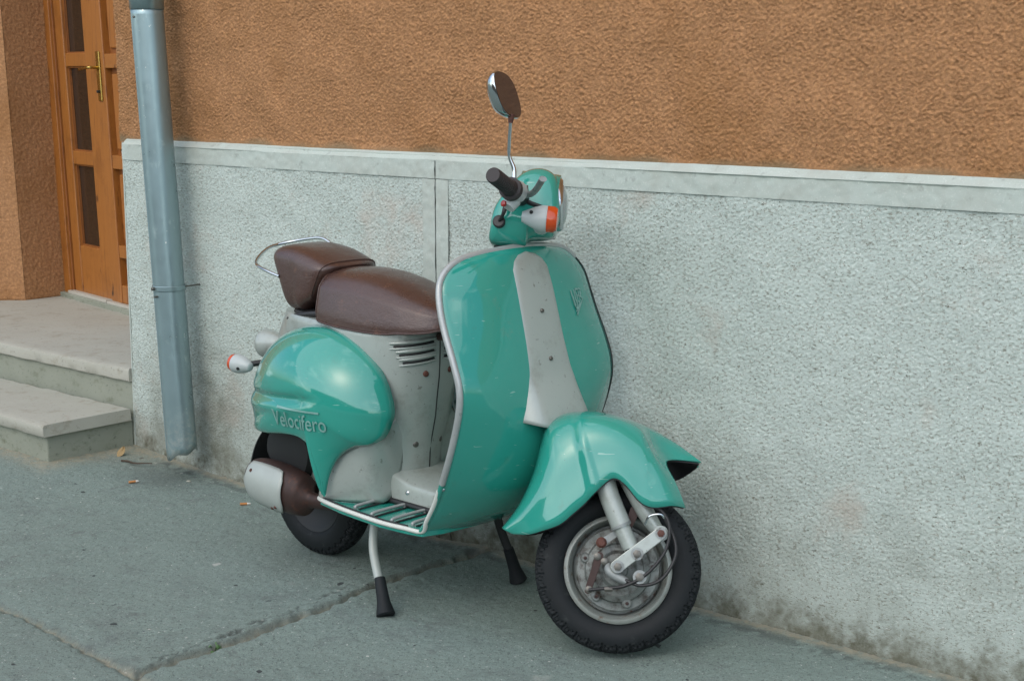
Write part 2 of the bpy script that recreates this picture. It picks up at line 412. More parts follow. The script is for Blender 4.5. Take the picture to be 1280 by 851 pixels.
J2 = [(-.921, 3.52), (-.888, 3.552), (-.707, 3.757), (-.525, 3.967), (-.41, 4.144), (-.238, 4.344), (.0, 4.563), (.2, 4.76)]
JC = [(-.9, 3.575), (-.72, 3.80), (-.56, 4.00), (-.46, 4.17)]
d1, s1 = dpoly(JX, JY, J1); d2, s2 = dpoly(JX, JY, J2); dc, _ = dpoly(GX + .012 * n1, GY + .006 * n3, JC)
behind = s1 < 0                                      # between the joint and the wall
d2 = np.where(behind, d2, 9.)
Zg = ground_h(S_, D_) + .0005 * n1 + .0014 * n2 + .0006 * n3 + .0005 * rng.standard_normal(GX.shape)
Zg -= .016 * np.exp(-(d1 / .010) ** 2) + .004 * np.exp(-(d1 / .05) ** 2)
Zg -= .021 * np.exp(-(d2 / .0105) ** 2)
Zg += .010 * np.exp(-((d2 - .035) / .03) ** 2) * (s2 > 0) * behind
left2 = behind & (s2 < 0)
Zg += np.where(left2, .013 * np.exp(-(d2 / .10) ** 2), 0)
Zg -= .007 * np.exp(-(dc / .005) ** 2)
for (ax_, ay_, bx_, by_) in [(-.99, 3.80, -.86, 3.86), (-.62, 3.40, -.52, 3.50), (-.36, 3.47, -.20, 3.36), (-1.50, 4.25, -1.37, 4.27)]:
    ds, _ = dpoly(GX, GY, [(ax_, ay_), (bx_, by_)]); Zg -= .004 * np.exp(-(ds / .010) ** 2)
Zg = np.where(D_ < -.02, np.minimum(Zg, .06), Zg)
sand = np.exp(-(d1 / .008) ** 2) * .9 + np.exp(-(d2 / .010) ** 2) * .8 + np.exp(-(np.maximum(D_ - .012, 0) / .022) ** 2) * .9 * (S_ > -.56)
stepd = np.maximum(np.maximum(D_ - .37, 0), np.maximum(S_ + .56, 0))
sand += 1.1 * np.exp(-(stepd / .075) ** 2) * (S_ < .1) + .6 * np.exp(-((S_ + .42) / .16) ** 2 - (D_ / .16) ** 2)
sand += .35 * np.exp(-((GX - .62) / .2) ** 2 - ((GY - 3.42) / .05) ** 2)
grime = .9 * np.exp(-(dc / .0055) ** 2) + .5 * np.exp(-((D_ - .055) / .03) ** 2) * (n1 > -.1) * (S_ > -.3) + .5 * np.exp(-((S_ + .15) / .16) ** 2 - ((D_ - .16) / .10) ** 2)
grime += .45 * np.exp(-((d2 - .012) / .008) ** 2) + .4 * np.exp(-((d1 - .012) / .007) ** 2) * behind
sand = np.clip(sand, 0, 1); grime = np.clip(grime, 0, .85)
NX, NY = len(gx), len(gy)
idx = np.arange(NX * NY).reshape(NY, NX)
Q = np.stack([idx[:-1, :-1], idx[:-1, 1:], idx[1:, 1:], idx[1:, :-1]], -1).reshape(-1, 4)
VG = np.stack([GX, GY, Zg], -1).reshape(-1, 3)
reg = np.where(~behind, 0, np.where(s2 > 0, 2, 1)).ravel()[Q[:, 0]]
far_in = (D_.ravel()[Q[:, 0]] < -.25) & (S_.ravel()[Q[:, 0]] > -.3)
for k in range(3):
    q = Q[(reg == k) & ~far_in]; u_, inv = np.unique(q, return_inverse=True)
    fast_obj('paving_slab', VG[u_], inv.reshape(-1, 4), 'asphalt', base, {'sand': sand.ravel()[u_], 'grime': grime.ravel()[u_]})

for x0, x1, y0, y1 in ((-9, -2.353, -1.4, 9), (1.947, 9, -1.4, 3.2), (-2.353, 1.947, -1.4, 2.653)):
    V, F = box((x0, y0, -.10), (x1, y1, -.0005)); obj('paving_slab', (V, F), 'asphalt', base, smooth=False)

# ---- building
bld = empty('building', tuple(wp(0, -.6, 0)))
tag(bld, 'orange stucco house front with a pale roughcast plinth and a recessed wooden door', 'building')
BL = np.array(bld.location)
def bobj(name, VF, mat, parent=None, **k):
    """child of the building given in world coordinates"""
    V = [np.array(p) - BL for p in VF[0]]
    return obj(name, (V, VF[1]), mat, parent or bld, **k)
def relief(name, s0, s1, z0, z1, step, dfun, mat, dirt=None):
    s = np.linspace(s0, s1, int(round((s1 - s0) / step)) + 1); z = np.linspace(z0, z1, int(round((z1 - z0) / step)) + 1)
    SS, ZZ = np.meshgrid(s, z); DD = dfun(SS, ZZ, step)
    P = W1[None, None] + SS[..., None] * WU + DD[..., None] * WN - BL
    P[..., 2] += ZZ
    ni, nj = SS.shape; ix = np.arange(ni * nj).reshape(ni, nj)
    F = np.stack([ix[:-1, :-1], ix[:-1, 1:], ix[1:, 1:], ix[1:, :-1]], -1).reshape(-1, 4)
    return fast_obj(name, P.reshape(-1, 3), F, mat, bld, {'dirt': dirt(SS, ZZ) if dirt else np.zeros(SS.shape)})
def d_orange(S, Z, st):
    a = fnoise(S.shape[0], S.shape[1], st, .0050, .0100, 1.0, 1.15, seed=11); b = fnoise(S.shape[0], S.shape[1], st, .010, .03, seed=12)
    c_ = fnoise(S.shape[0], S.shape[1], st, .2, 2., seed=13)
    m_ = .55 + .45 * np.tanh(1.2 * fnoise(S.shape[0], S.shape[1], st, .06, .3, seed=14))
    h = .0025 * np.tanh(.8 * a + .5 * a * np.abs(a)) * (.35 + .65 * m_) + .0010 * b + .0010 * fnoise(S.shape[0], S.shape[1], st, .0033, .0055, seed=15) + .0025 * c_
    return -.026 + h * sm(1.205, 1.235, Z)
def d_rough(S, Z, st):
    a = fnoise(S.shape[0], S.shape[1], st, .0044, .012, .7, 1.15, seed=21); b = fnoise(S.shape[0], S.shape[1], st, .010, .05, .7, 1.2, seed=22)
    c_ = fnoise(S.shape[0], S.shape[1], st, .15, 1.5, seed=23)
    m_ = .6 + .4 * np.tanh(1.3 * fnoise(S.shape[0], S.shape[1], st, .06, .35, .5, 1, seed=24))
    a2 = fnoise(S.shape[0], S.shape[1], st, .0034, .0065, .8, 1.1, seed=25)
    h = -.0036 * sm(.4, 2.0, a) * m_ - .0030 * sm(.9, 2.4, b) + .0013 * np.tanh(a) * m_ + .0011 * a2 + .0006 * b + .0015 * c_
    fade = .18 + .82 * sm(.06, .22, Z + .03 * c_ + .01 * b)
    return -.0035 + h * fade
def dirt_low(S, Z):
    c_ = fnoise(S.shape[0], S.shape[1], .0034, .10, .8, seed=31); e_ = fnoise(S.shape[0], S.shape[1], .0034, .02, .2, seed=32)
    lo = np.maximum(np.clip(1.0 - (Z + .020 * c_ + .012 * e_) / .16, 0, 1), .38 * np.clip(1.0 - (Z + .05 * c_) / .50, 0, 1))
    left = np.exp(-((S + .05) / .25) ** 2) * np.clip(1.2 - (Z + .03 * c_) / .55, 0, 1) * .8 + np.exp(-((S + .40) / .08) ** 2) * np.clip(1.2 - Z / .5, 0, 1) * .5
    return np.clip(np.maximum(lo, left), 0, 1)
ZB, ZT = 1.137, 1.190
relief('plinth_panel', -.552, 1.018, -.04, ZB, .0034, d_rough, 'rough', dirt_low)
relief('plinth_panel', 1.122, 3.45, -.04, ZB, .0034, d_rough, 'rough', dirt_low)
relief('stucco_face', -.60, 3.45, 1.200, 1.80, .0031, d_orange, 'wall', lambda S, Z: .75 * np.clip(1 - (Z - 1.208 + .012 * np.sin(S * 23) * np.sin(S * 7.3)) / .022, 0, 1))
def d_smooth(seed):
    def f(S, Z, st): return .0008 + .0006 * fnoise(S.shape[0], S.shape[1], st, .03, .4, seed=seed) + .0003 * fnoise(S.shape[0], S.shape[1], st, .01, .03, seed=seed + 1)
    return f
relief('plinth_band', -.553, 1.0680, ZB - .002, ZT, .006, d_smooth(41), 'cement')
relief('plinth_band', 1.0720, 3.45, ZB - .002, ZT, .006, d_smooth(43), 'cement')
relief('pilaster_strip', 1.016, 1.0680, -.04, ZB - .004, .006, d_smooth(45), 'cement', dirt_low)
relief('pilaster_strip', 1.0720, 1.124, -.04, ZB - .004, .006, d_smooth(47), 'cement', dirt_low)
# chamfered ledge on top of the plinth
def ledge(s0, s1):
    n = max(2, int((s1 - s0) / .02)); V = []
    jit = np.cumsum(rng.normal(0, .0006, n)); jit -= np.linspace(jit[0], jit[-1], n)
    for i, s in enumerate(np.linspace(s0, s1, n)):
        V += [wp(s, .0010, ZT - .001), wp(s, .0005 + jit[i], ZT + .003), wp(s, -.022, ZT + .021 + jit[i] * .5), wp(s, -.034, ZT + .022)]
    return V, [tuple(reversed(f)) for f in grid_faces(n, 4)]
bobj('ledge', ledge(-.553, 3.45), 'cement')
# solid core of the house behind the faces
bobj('core_wall', wbox(-.548, 5.0, -1.3, -.036, -.05, 7.2), 'wall', smooth=False)
bobj('plinth_core', wbox(-.549, 1.06, -.040, -.012, -.05, 1.205), 'cement', smooth=False)
bobj('plinth_core', wbox(1.08, 3.449, -.040, -.012, -.05, 1.205), 'cement', smooth=False)
bobj('plinth_return', wbox(3.45, 5.02, -.035, .0, -.05, 1.205), 'rough', smooth=False)
bobj('plinth_return', wbox(-.556, -.5495, -.9, -.002, -.05, 1.20), 'cement', smooth=False)
LEAN = .055
def lean(V): return [np.array(p) - WU * LEAN * (p[2] - .34) for p in V]
poly = [(-2.47, -1.25), (-2.47, -.72), (-2.545, -.665), (-3.25, 0), (-14, 0), (-14, -1.25)]
PV, PF = prism(poly, -.05, 7.2, lambda s, d, z: wp(s, d, z))
bobj('core_wall', (lean(PV), [tuple(reversed(f)) for f in PF]), 'wall', smooth=False)
def reveal(a, b, seed):
    (sa, da), (sb, db) = a, b; L = math.hypot(sb - sa, db - da); st = .006
    n, m = max(3, int(L / st)), int(1.75 / st); nn = np.array([db - da, -(sb - sa)]) / L
    h = .0018 * np.tanh(fnoise(m, n, st, .010, .022, seed=seed)) + .0006 * fnoise(m, n, st, .02, .06, seed=seed + 1); V = []
    for i in range(m):
        for j in range(n):
            f = j / (n - 1); o_ = .004 + h[i, j]
            V.append(wp(sa + (sb - sa) * f + nn[0] * o_, da + (db - da) * f + nn[1] * o_, .345 + i * st))
    return [p - BL for p in lean(V)], grid_faces(m, n)
for a, b, sd_ in (((-2.47, -.96), (-2.47, -.72), 51), ((-2.47, -.72), (-2.545, -.665), 53), ((-2.545, -.665), (-3.0, -.235), 55)):
    V, F = reveal(a, b, sd_); fast_obj('stucco_face', np.array(V), np.array(F), 'wall', bld, {'dirt': np.zeros(len(V))})

# door plane
DA = wp(-2.43, -.945, 0); DB = wp(-1.725, -.826, 0); DT = (DB - DA) / np.linalg.norm(DB - DA); DNv = np.array([DT[1], -DT[0], 0])
if DNv @ (-DA) < 0: DNv = -DNv
def dp(t_, o_, z): return DA + DT * (t_ - .075 * (z - .37)) + DNv * o_ + np.array([0, 0, z])
def dbox(t0, t1, o0, o1, z0, z1):
    V, F = box((t0, o0, z0), (t1, o1, z1)); V = [dp(*p) for p in V]
    return V, [tuple(reversed(f)) for f in F]
def dobj(name, VF, mat, parent, **k): return recalc(bobj(name, VF, mat, parent, smooth=False, **k))
bobj('threshold', dbox(-.05, 1.15, -.10, .035, .30, .362), 'riser', smooth=False, bevel=.004)
fr = dobj('door_frame', dbox(-.03, .042, -.10, .012, .345, 2.42), 'wood', bld, bevel=.004)
dobj('frame_bead', dbox(.043, .056, -.06, .0, .36, 2.36), 'wood2', fr, bevel=.002)
dobj('frame_head', dbox(-.03, 1.1, -.10, .012, 2.42, 2.50), 'wood', fr, bevel=.004)
bobj('wall_over_door', dbox(-.4, 1.6, -.30, -.02, 2.50, 7.2), 'wall', smooth=False)
bobj('dark_hall', dbox(-.03, 1.15, -.16, -.12, .30, 2.5), 'engine', smooth=False)
def leaf_pane(leaf, t0, t1, z0, z1, glass=True):
    if glass:
        dobj('glass_pane', dbox(t0 - .004, t1 + .004, -.046, -.038, z0 - .004, z1 + .004), 'glass', leaf)
        for a in ((t0, t0 + .007, z0, z1), (t1 - .007, t1, z0, z1), (t0 + .007, t1 - .007, z0, z0 + .007), (t0 + .007, t1 - .007, z1 - .007, z1)):
            dobj('glazing_bead', dbox(a[0], a[1], -.037, -.024, a[2], a[3]), 'wood2', leaf)
    else:
        dobj('wood_panel', dbox(t0 - .003, t1 + .003, -.05, -.032, z0 - .003, z1 + .003), 'wood2', leaf)
        dobj('raised_panel', dbox(t0 + .025, t1 - .025, -.0318, -.018, z0 + .025, z1 - .025), 'wood', leaf, bevel=.008)
# left leaf: two stiles, rails, three panes, bottom panel
L0, L1, G0, G1 = .062, .494, .150, .388
ll = dobj('door_leaf', dbox(L0, G0, -.055, -.008, .372, 2.40), 'wood', bld, bevel=.004)
dobj('stile', dbox(G1, L1, -.055, -.008, .372, 2.40), 'wood', ll, bevel=.004)
for z0, z1 in ((.372, .610), (1.012, 1.078), (1.488, 1.552), (2.02, 2.09), (2.33, 2.40)):
    dobj('rail', dbox(G0 + .0005, G1 - .0005, -.053, -.011, z0, z1), 'wood', ll, bevel=.004)
for z0, z1 in ((.610, 1.012), (1.078, 1.488), (1.552, 2.02), (2.09, 2.33)):
    leaf_pane(ll, G0, G1, z0, z1)
dobj('weather_bar', dbox(L0 - .01, L1 + .004, -.008, .030, .362, .378), 'weatherbar', ll, bevel=.003)
# right leaf: lapping stile, wooden panels
rl = dobj('door_leaf', dbox(L1 + .018, .622, -.050, .004, .372, 2.40), 'wood', bld, bevel=.004)
dobj('stile', dbox(1.0, 1.10, -.050, .000, .372, 2.40), 'wood', rl, bevel=.004)
for z0, z1 in ((.372, .46), (.590, .650), (1.010, 1.075), (1.478, 1.545), (2.33, 2.40)):
    dobj('rail', dbox(.6225, .9995, -.048, .000, z0, z1), 'wood', rl, bevel=.004)
for z0, z1 in ((.46, .59), (.650, 1.010), (1.075, 1.478), (1.545, 2.33)):
    leaf_pane(rl, .6225, .9995, z0, z1, False)
dobj('weather_bar', dbox(L1 + .020, 1.10, .004, .034, .362, .376), 'weatherbar', rl, bevel=.003)
dobj('handle_plate', dbox(.548, .588, .0042, .012, 1.325, 1.558), 'brass', rl, bevel=.004)
h_ = [dp(.566, .012, 1.482), dp(.566, .05, 1.482), dp(.545, .056, 1.481), dp(.50, .056, 1.478), dp(.455, .054, 1.474)]
bobj('door_handle', tube(h_, .0075, 10, 24), 'brass', rl)
bobj('keyhole', lathe([(.007, 0), (.007, .012), (.004, .013)], dp(.568, .012, 1.37), DNv, 14), 'engine', rl)

# ---- steps
st = empty('entrance_steps', tuple(wp(-1.6, .1, 0)))
tag(st, 'two worn concrete entrance steps up to the wooden door beside the downpipe', 'steps')
SO = np.array(st.location)
def slab_mesh(s0, s1, d0, d1, z0, z1, seed):
    """a tread with slightly worn, uneven edges"""
    ns, nd = int((s1 - s0) / .03), max(4, int((d1 - d0) / .03)); V = []; r = fnoise(max(nd + 1, 8), ns + 1, .03, .06, .5, seed=seed)
    prof = [(d0, z0), (d0, z1)] + [(d0 + (d1 - .012 - d0) * k / nd, z1) for k in range(1, nd)] + [(d1 - .010, z1 - .001), (d1 - .003, z1 - .004), (d1, z1 - .011), (d1 - .001, z0 + .004), (d1 - .004, z0)]
    for i in range(ns + 1):
        s = s0 + (s1 - s0) * i / ns; e = .0022 * r[1, i]; wear = -.004 * math.exp(-((s + 1.7) / .6) ** 2)
        if i == ns: s -= .0
        for k, (d, z) in enumerate(prof):
            top = z > z0 + .02
            V.append(wp(s - (.006 if i == ns and top and z > z1 - .003 else 0), d + (e if d > d1 - .02 else 0), z + ((.0012 * r[2, i] + wear) if top else 0)))
    n = len(prof); F = grid_faces(ns + 1, n, True); F.append(tuple(range(n))[::-1]); F.append(tuple(ns * n + k for k in range(n)))
    return [p - SO for p in V], F
def sobj(name, VF, mat, off=True, **k):
    V = [np.array(p) - SO for p in VF[0]] if off else VF[0]
    return recalc(obj(name, (V, VF[1]), mat, st, **k))
sobj('landing_tread', slab_mesh(-3.4, -.556, -1.05, .014, .288, .339, 61), 'tread', False, auto=35)
sobj('step_tread', slab_mesh(-3.4, -.543, .0175, .398, .141, .186, 62), 'tread', False, auto=35)
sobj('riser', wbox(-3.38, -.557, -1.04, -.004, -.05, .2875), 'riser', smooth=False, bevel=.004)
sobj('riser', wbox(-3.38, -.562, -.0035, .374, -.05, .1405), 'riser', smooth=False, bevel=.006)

# ---- downpipe
dpn = empty('downpipe', tuple(wp(-.13, .10, 0)))
tag(dpn, 'blue grey galvanised rainwater downpipe standing between the steps and the scooter', 'downpipe')
PO = np.array(dpn.location)
def pp(z, extra=0.0): return wp(-.117 - .067 * (z - .09), .10 + extra, z) - PO
def pipe_mesh(z0, z1, r0, r1, cut=False, n=40, m=60):
    V = []; dirt = []
    for i in range(m):
        z = z0 + (z1 - z0) * i / (m - 1); c_ = pp(z); r = r0 + (r1 - r0) * i / (m - 1)
        for k in range(n):
            a = 2 * math.pi * k / n
            dent = 1 + .010 * math.sin(3 * a + z * 5) * math.sin(z * 9.0) + .012 * math.exp(-((z - .98) / .05) ** 2) * math.cos(a - 1)
            zz = 0.0
            if cut: zz = .020 * math.cos(a - .4) * (1 - i / (m - 1)) ** 6 + .006 * math.sin(5 * a) * (1 - i / (m - 1)) ** 8
            p = c_ + (WU * math.cos(a) - WN * math.sin(a)) * r * dent; p[2] += zz; V.append(p); dirt.append(max(0, 1 - z / .28))
    return V, grid_faces(m, n, True), dirt
V, F, dd = pipe_mesh(.092, 1.68, .0535, .0555, True)
o = obj('pipe', (V, [tuple(reversed(f)) for f in F]), 'zinc', dpn, solid=.0025, attrs={'dirt': dd})
V, F, dd = pipe_mesh(1.672, 6.8, .0585, .0585); obj('upper_pipe', (V, [tuple(reversed(f)) for f in F]), 'zinc', dpn, solid=.0025, attrs={'dirt': [0] * len(V)})
obj('clamp_band', lathe([(.0585, -.009), (.0605, -.007), (.0605, .007), (.0585, .009)], pp(.700), (0, 0, 1), 40, False), 'zinc', dpn)
obj('clamp_screw', lathe([(.006, 0), (.006, .010), (.004, .012)], pp(.700) + WN * .061 + WU * -.004, WN, 10), 'bolt', dpn)
obj('clamp_screw', lathe([(.004, -.012), (.004, .012)], pp(.672) + WN * .057 + WU * .004, WN, 10), 'bolt', dpn)
obj('wall_pin', tube([pp(.705) + WU * .057 - WN * .01, pp(.703) + WU * .045 - WN * .05, pp(.703) + WU * .040 - WN * .115], .0030, 8, 10), 'bolt', dpn)
obj('pipe_seam', tube([pp(z) + (WU * math.cos(math.radians(112)) + WN * math.sin(math.radians(112))) * (.0545 + .0015 * (z - .09) / 1.6) for z in np.linspace(.12, 1.67, 40)], .0028, 8), 'zinc', dpn)
obj('pipe_rivet', lathe([(.004, 0), (.004, .003), (.002, .005)], pp(1.645) + WN * .0565, WN, 10), 'bolt', dpn)

# ================================================================== THE SCOOTER  (local: x forward, y to its left, z up)
sco = empty('motor_scooter', (-.5812, 4.4985, 0), math.radians(-43.5))
tag(sco, 'turquoise green and silver motor scooter with brown saddle parked on its stand', 'scooter')
RAKE, STEER = math.radians(26), math.radians(43)
KO = np.array([.785, 0, 1.0]); KD = Vector((-math.sin(RAKE), 0, math.cos(RAKE)))
RS = np.array(Matrix.Rotation(STEER, 3, KD))
def ST(VF): return [RS @ (np.array(p) - KO) + KO for p in VF[0]], VF[1]
def part(name, VF, mat, parent=None, **k): return obj(name, VF, mat, parent or sco, **k)
def spart(name, VF, mat, parent=None, **k): return obj(name, ST(VF), mat, parent or sco, **k)
def fix(o): return recalc(o)
def screw(parent, p, axis, r=.006, mat='bolt', name='screw', steer=False):
    VF = lathe([(r * 1.0, -.004), (r, .0015), (r * .75, .0032), (r * .3, .0036), (r * .25, .0022)], p, axis, 14)
    return obj(name, ST(VF) if steer else VF, mat, parent)

# ---- tyres and wheels
def tyre(c_, axis, R, w, depth=.0045, n=408, tread=True):
    b, c2, a = frame_from(axis); c_ = np.array(c_); h = w * .5; V = []; prof = []
    m = 44
    for j in range(m + 1):
        t_ = -1 + 2 * j / m                     # bead to bead
        ang = t_ * math.pi * .80
        rr = (R - h * .98) + h * .98 * math.cos(ang) * (1.0 if abs(ang) < 1.57 else .95); yy = h * math.copysign(abs(math.sin(ang)) ** .80, ang)
        prof.append((rr, yy, ang))
    for i in range(n):
        th = 2 * math.pi * i / n
        for rr, yy, ang in prof:
            g = 0.0
            if tread and abs(ang) < 1.15:
                ph = (th * 34 / (2 * math.pi)) % 1.0; zz = abs(ph - .5) * 4 - 1
                for c0 in (-.86, -.42, .0, .42, .86):
                    if abs(ang - (c0 + .12 * zz)) < .062: g = depth
                if .62 < abs(ang) < .92 and ph < .16: g = depth
                pass
            e = 1 if (not tread or abs(ang) >= 1.15) else 1
            r2 = rr - g
            if 1.62 < abs(ang) < 1.74: r2 += .0012
            V.append(c_ + (math.cos(th) * b + math.sin(th) * c2) * r2 + a * (yy - math.copysign(g * .4, ang)))
    return V, grid_faces(n, m + 1, False, True)
def ring(profile, c_, axis, n=72): return lathe(profile, c_, axis, n, cap=False)
AX = np.array([1.170, 0, .214]); R_F = .210
Yl = np.array([0, -1., 0])                       # towards the scooter's right side (the near side)
fw = fix(spart('front_wheel', ring([(.108, -.040), (.132, -.040), (.136, -.036), (.133, -.030), (.121, -.026), (.114, -.012), (.112, 0), (.114, .012), (.121, .026), (.133, .030), (.136, .036), (.132, .040), (.126, .041), (.121, .036), (.119, .010), (.116, -.012), (.098, -.012), (.060, -.012), (.060, -.020), (.098, -.024), (.108, -.040)], AX, Yl), 'rimpaint', auto=50))
fix(spart('tyre', tyre(AX, Yl, R_F, .088), 'rubber', fw, auto=25))
bd = fix(spart('brake_drum', lathe([(.106, .008), (.106, .030), (.102, .034), (.090, .034), (.084, .036), (.080, .046), (.066, .052), (.062, .050), (.048, .052), (.040, .060), (.026, .062), (.022, .070), (.006, .071)], AX, Yl, 56), 'drum', fw, auto=30))
def fp(dx, dz, y): return AX + np.array([dx, y, dz])
for a in (168, 238, 292, 12):
    r_ = math.radians(a); p = fp(.0865 * math.cos(r_), .0865 * math.sin(r_), -.044)
    spart('drum_lug', lathe([(.0135, -.012), (.0125, .001), (.009, .004)], p, Yl, 16), 'drum', fw)
    spart('lug_bolt', lathe([(.0045, 0), (.0045, .003), (.003, .0035)], p + Yl * .006, Yl, 8), 'rust', fw)
# leading-link suspension on the near side
YN = -.098
fork = fix(spart('fork_tube', tube([fp(-.055, .33, YN + .01), fp(-.060, .22, YN), fp(-.004, .105, YN)], [.024, .0255, .0255], 20, 16), 'silver'))
spart('lower_tube', tube([fp(-.008, .112, YN), fp(.024, .058, YN)], .0205, 20), 'silver', fork)
spart('collar', tube([fp(-.0075, .111, YN), fp(-.0045, .106, YN)], .0268, 20), 'alu', fork)
spart('clevis', tube([fp(.018, .066, YN), fp(.040, .040, YN)], [.013, .013], 12, None, False, .8), 'alu', fork)
tube2 = fix(spart('rear_tube', tube([fp(-.035, .33, YN + .02), fp(-.015, .25, YN + .02), (fp(.050, .150, YN + .016)), fp(.092, .100, YN + .014)], [.022, .024, .022, .015], 18, 22), 'silver'))
spart('tube_foot', lathe([(.019, -.014), (.0205, .0), (.019, .016)], fp(.093, .102, YN + .006), Yl, 24), 'silver', tube2)
def plate(p0, p1, w0, w1, y0, th, n=12):
    d = np.array([p1[0] - p0[0], p1[1] - p0[1]]); L = np.hypot(*d); d /= L; q = np.array([-d[1], d[0]]); P = []
    for k in range(n + 1):
        a = math.pi * k / n; P.append(np.array(p1) + w1 * (math.sin(a) * d + math.cos(a) * q))
    for k in range(n + 1):
        a = math.pi * k / n; P.append(np.array(p0) + w0 * (-math.sin(a) * d - math.cos(a) * q))
    return prism([tuple(p) for p in P], y0, y0 - th, lambda x, z, y: AX + np.array([x, y, z]))
link = fix(spart('suspension_link', plate((.093, .102), (-.004, .008), .0155, .0165, -.1125, .009), 'silver', bevel=.002, smooth=False))
for (dx, dz, r_, m_) in ((.093, .102, .0115, 'rustbolt'), (.041, .045, .0125, 'bolt'), (-.002, .008, .0125, 'bolt'), (.054, -.010, .0135, 'bolt')):
    spart('link_washer', lathe([(r_ * 1.25, -.030), (r_ * 1.25, .002)], fp(dx, dz, -.122), Yl, 20), 'alu', link)
    spart('link_bolt', lathe([(r_ * .82, .002), (r_ * .82, .008), (r_ * .55, .0092)], fp(dx, dz, -.122), Yl, 6), m_, link)
arm = fix(spart('brake_arm', plate((-.050, .028), (-.068, -.060), .010, .008, -.092, .006), 'rust', bevel=.001, smooth=False))
spart('adjuster', lathe([(.011, 0), (.0135, .004), (.0135, .013), (.008, .018)], fp(-.049, .061, -.085), Yl, 20), 'rustbolt', arm)
spart('adjuster_tab', plate((-.049, .060), (-.016, .088), .009, .008, -.080, .005), 'alu', arm, smooth=False)
for dx, dz in ((-.055, .026), (-.066, -.057), (-.036, .016)):
    spart('arm_bolt', lathe([(.0095, -.02), (.0095, .006), (.006, .008)], fp(dx, dz, -.094), Yl, 12), 'bolt', arm)
spart('clip', plate((.024, .150), (.012, .106), .012, .009, -.070, .006), 'rust', arm, smooth=False)
cable = spart('brake_cable', tube([fp(.060, .165, -.118), fp(.090, .155, -.124), fp(.112, .118, -.128), fp(.108, .060, -.128), fp(.070, .0, -.126), (fp(.020, -.036, -.120)), fp(-.025, -.048, -.112), fp(-.066, -.058, -.104)], .0042, 10, 70), 'black')
spart('cable_loop', tube([fp(.098, .142, -.110), fp(.130, .085, -.122), fp(.132, .040, -.126), fp(.105, -.010, -.126), fp(.060, -.030, -.122), fp(.020, -.022, -.114)], .0042, 10, 60), 'black', cable)
spart('cable_end', tube([fp(.024, -.026, -.108), fp(-.018, -.008, -.102), fp(-.026, .010, -.092)], [.010, .013, .008], 12, 12), 'alu', cable)
spart('cable_nut', lathe([(.007, -.010), (.007, .010)], fp(-.018, -.050, -.113), (1, 0, .15), 6), 'bolt', cable)
spart('cable_clip', tube([fp(.052, .118, -.118), fp(.060, .140, -.126), fp(.085, .148, -.130), fp(.098, .140, -.124)], .0028, 8, 20), 'chrome', cable)

# ---- front fender
RID = [(.866, .278), (.903, .344), (.929, .430), (.938, .501), (.947, .552), (.976, .581), (1.016, .596), (1.070, .602), (1.125, .598), (1.182, .586), (1.232, .568), (1.285, .543), (1.347, .508)]
EDN = [(.896, .268), (.937, .271), (.975, .286), (1.014, .306), (1.043, .336), (1.068, .364), (1.101, .407), (1.130, .434), (1.160, .424), (1.202, .386), (1.236, .376), (1.283, .386), (1.316, .386)]
EDF = [(.896, .268), (.937, .271), (.975, .286), (1.014, .306), (1.043, .336), (1.068, .364), (1.100, .395), (1.140, .412), (1.190, .425), (1.235, .440), (1.275, .455), (1.310, .470), (1.345, .500)]
WID = [.045, .078, .098, .110, .116, .120, .122, .123, .124, .124, .122, .112, .075]
NS, NTt = 84, 18
rid = cr(RID, NS); edn = cr(EDN, NS); edf = cr(EDF, NS); wid = cr([(w,) for w in WID], NS)[:, 0]
V = []
for i in range(NS):
    f = i / (NS - 1)
    row = []
    for side, ed in ((-1, edn), (1, edf)):
        for j in range(NTt + 1):
            t_ = j / NTt
            if side == 1 and j == 0: continue
            g = .16 * t_ + .84 * t_ ** 2.3; h = math.sin(min(1, t_ * 1.28) * math.pi / 2) ** .82
            x, z = rid[i] + (ed[i] - rid[i]) * g; w = wid[i] * h
            if side < 0:
                lob = float(sm(.455, .50, f + .05 * (t_ - .5)) * sm(.10, .35, t_)); w += .012 * lob * (1 - .35 * sm(.8, 1, f))
                x -= .085 * sm(.66, 1.0, f) ** 1.3 * math.sin(math.pi * min(1, t_ ** .62))
                w += .006 * sm(.80, 1.0, t_) * sm(.0, .3, f)
                if f < .5: w += .004 * float(sm(.55, .70, t_)) * float(sm(.05, .2, f))
            row.append((t_ * side, (x, side * w, z)))
    row.sort(key=lambda q: q[0]); V += [p for _, p in row]
fend = fix(spart('front_fender', (V, grid_faces(NS, 2 * NTt + 1)), 'green', solid=.0045, auto=60))
fcen = np.array([AX[0], 0, AX[2] + .02])
fix(spart('fender_lining', ([fcen + (np.array(p) - fcen) * np.array([.982, .955, .982]) for p in V], grid_faces(NS, 2 * NTt + 1)), 'black', fend, auto=60))
screw(fend, (1.028, -.112, .476), (-.25, -1, .12), .0075, 'rustbolt', steer=True)

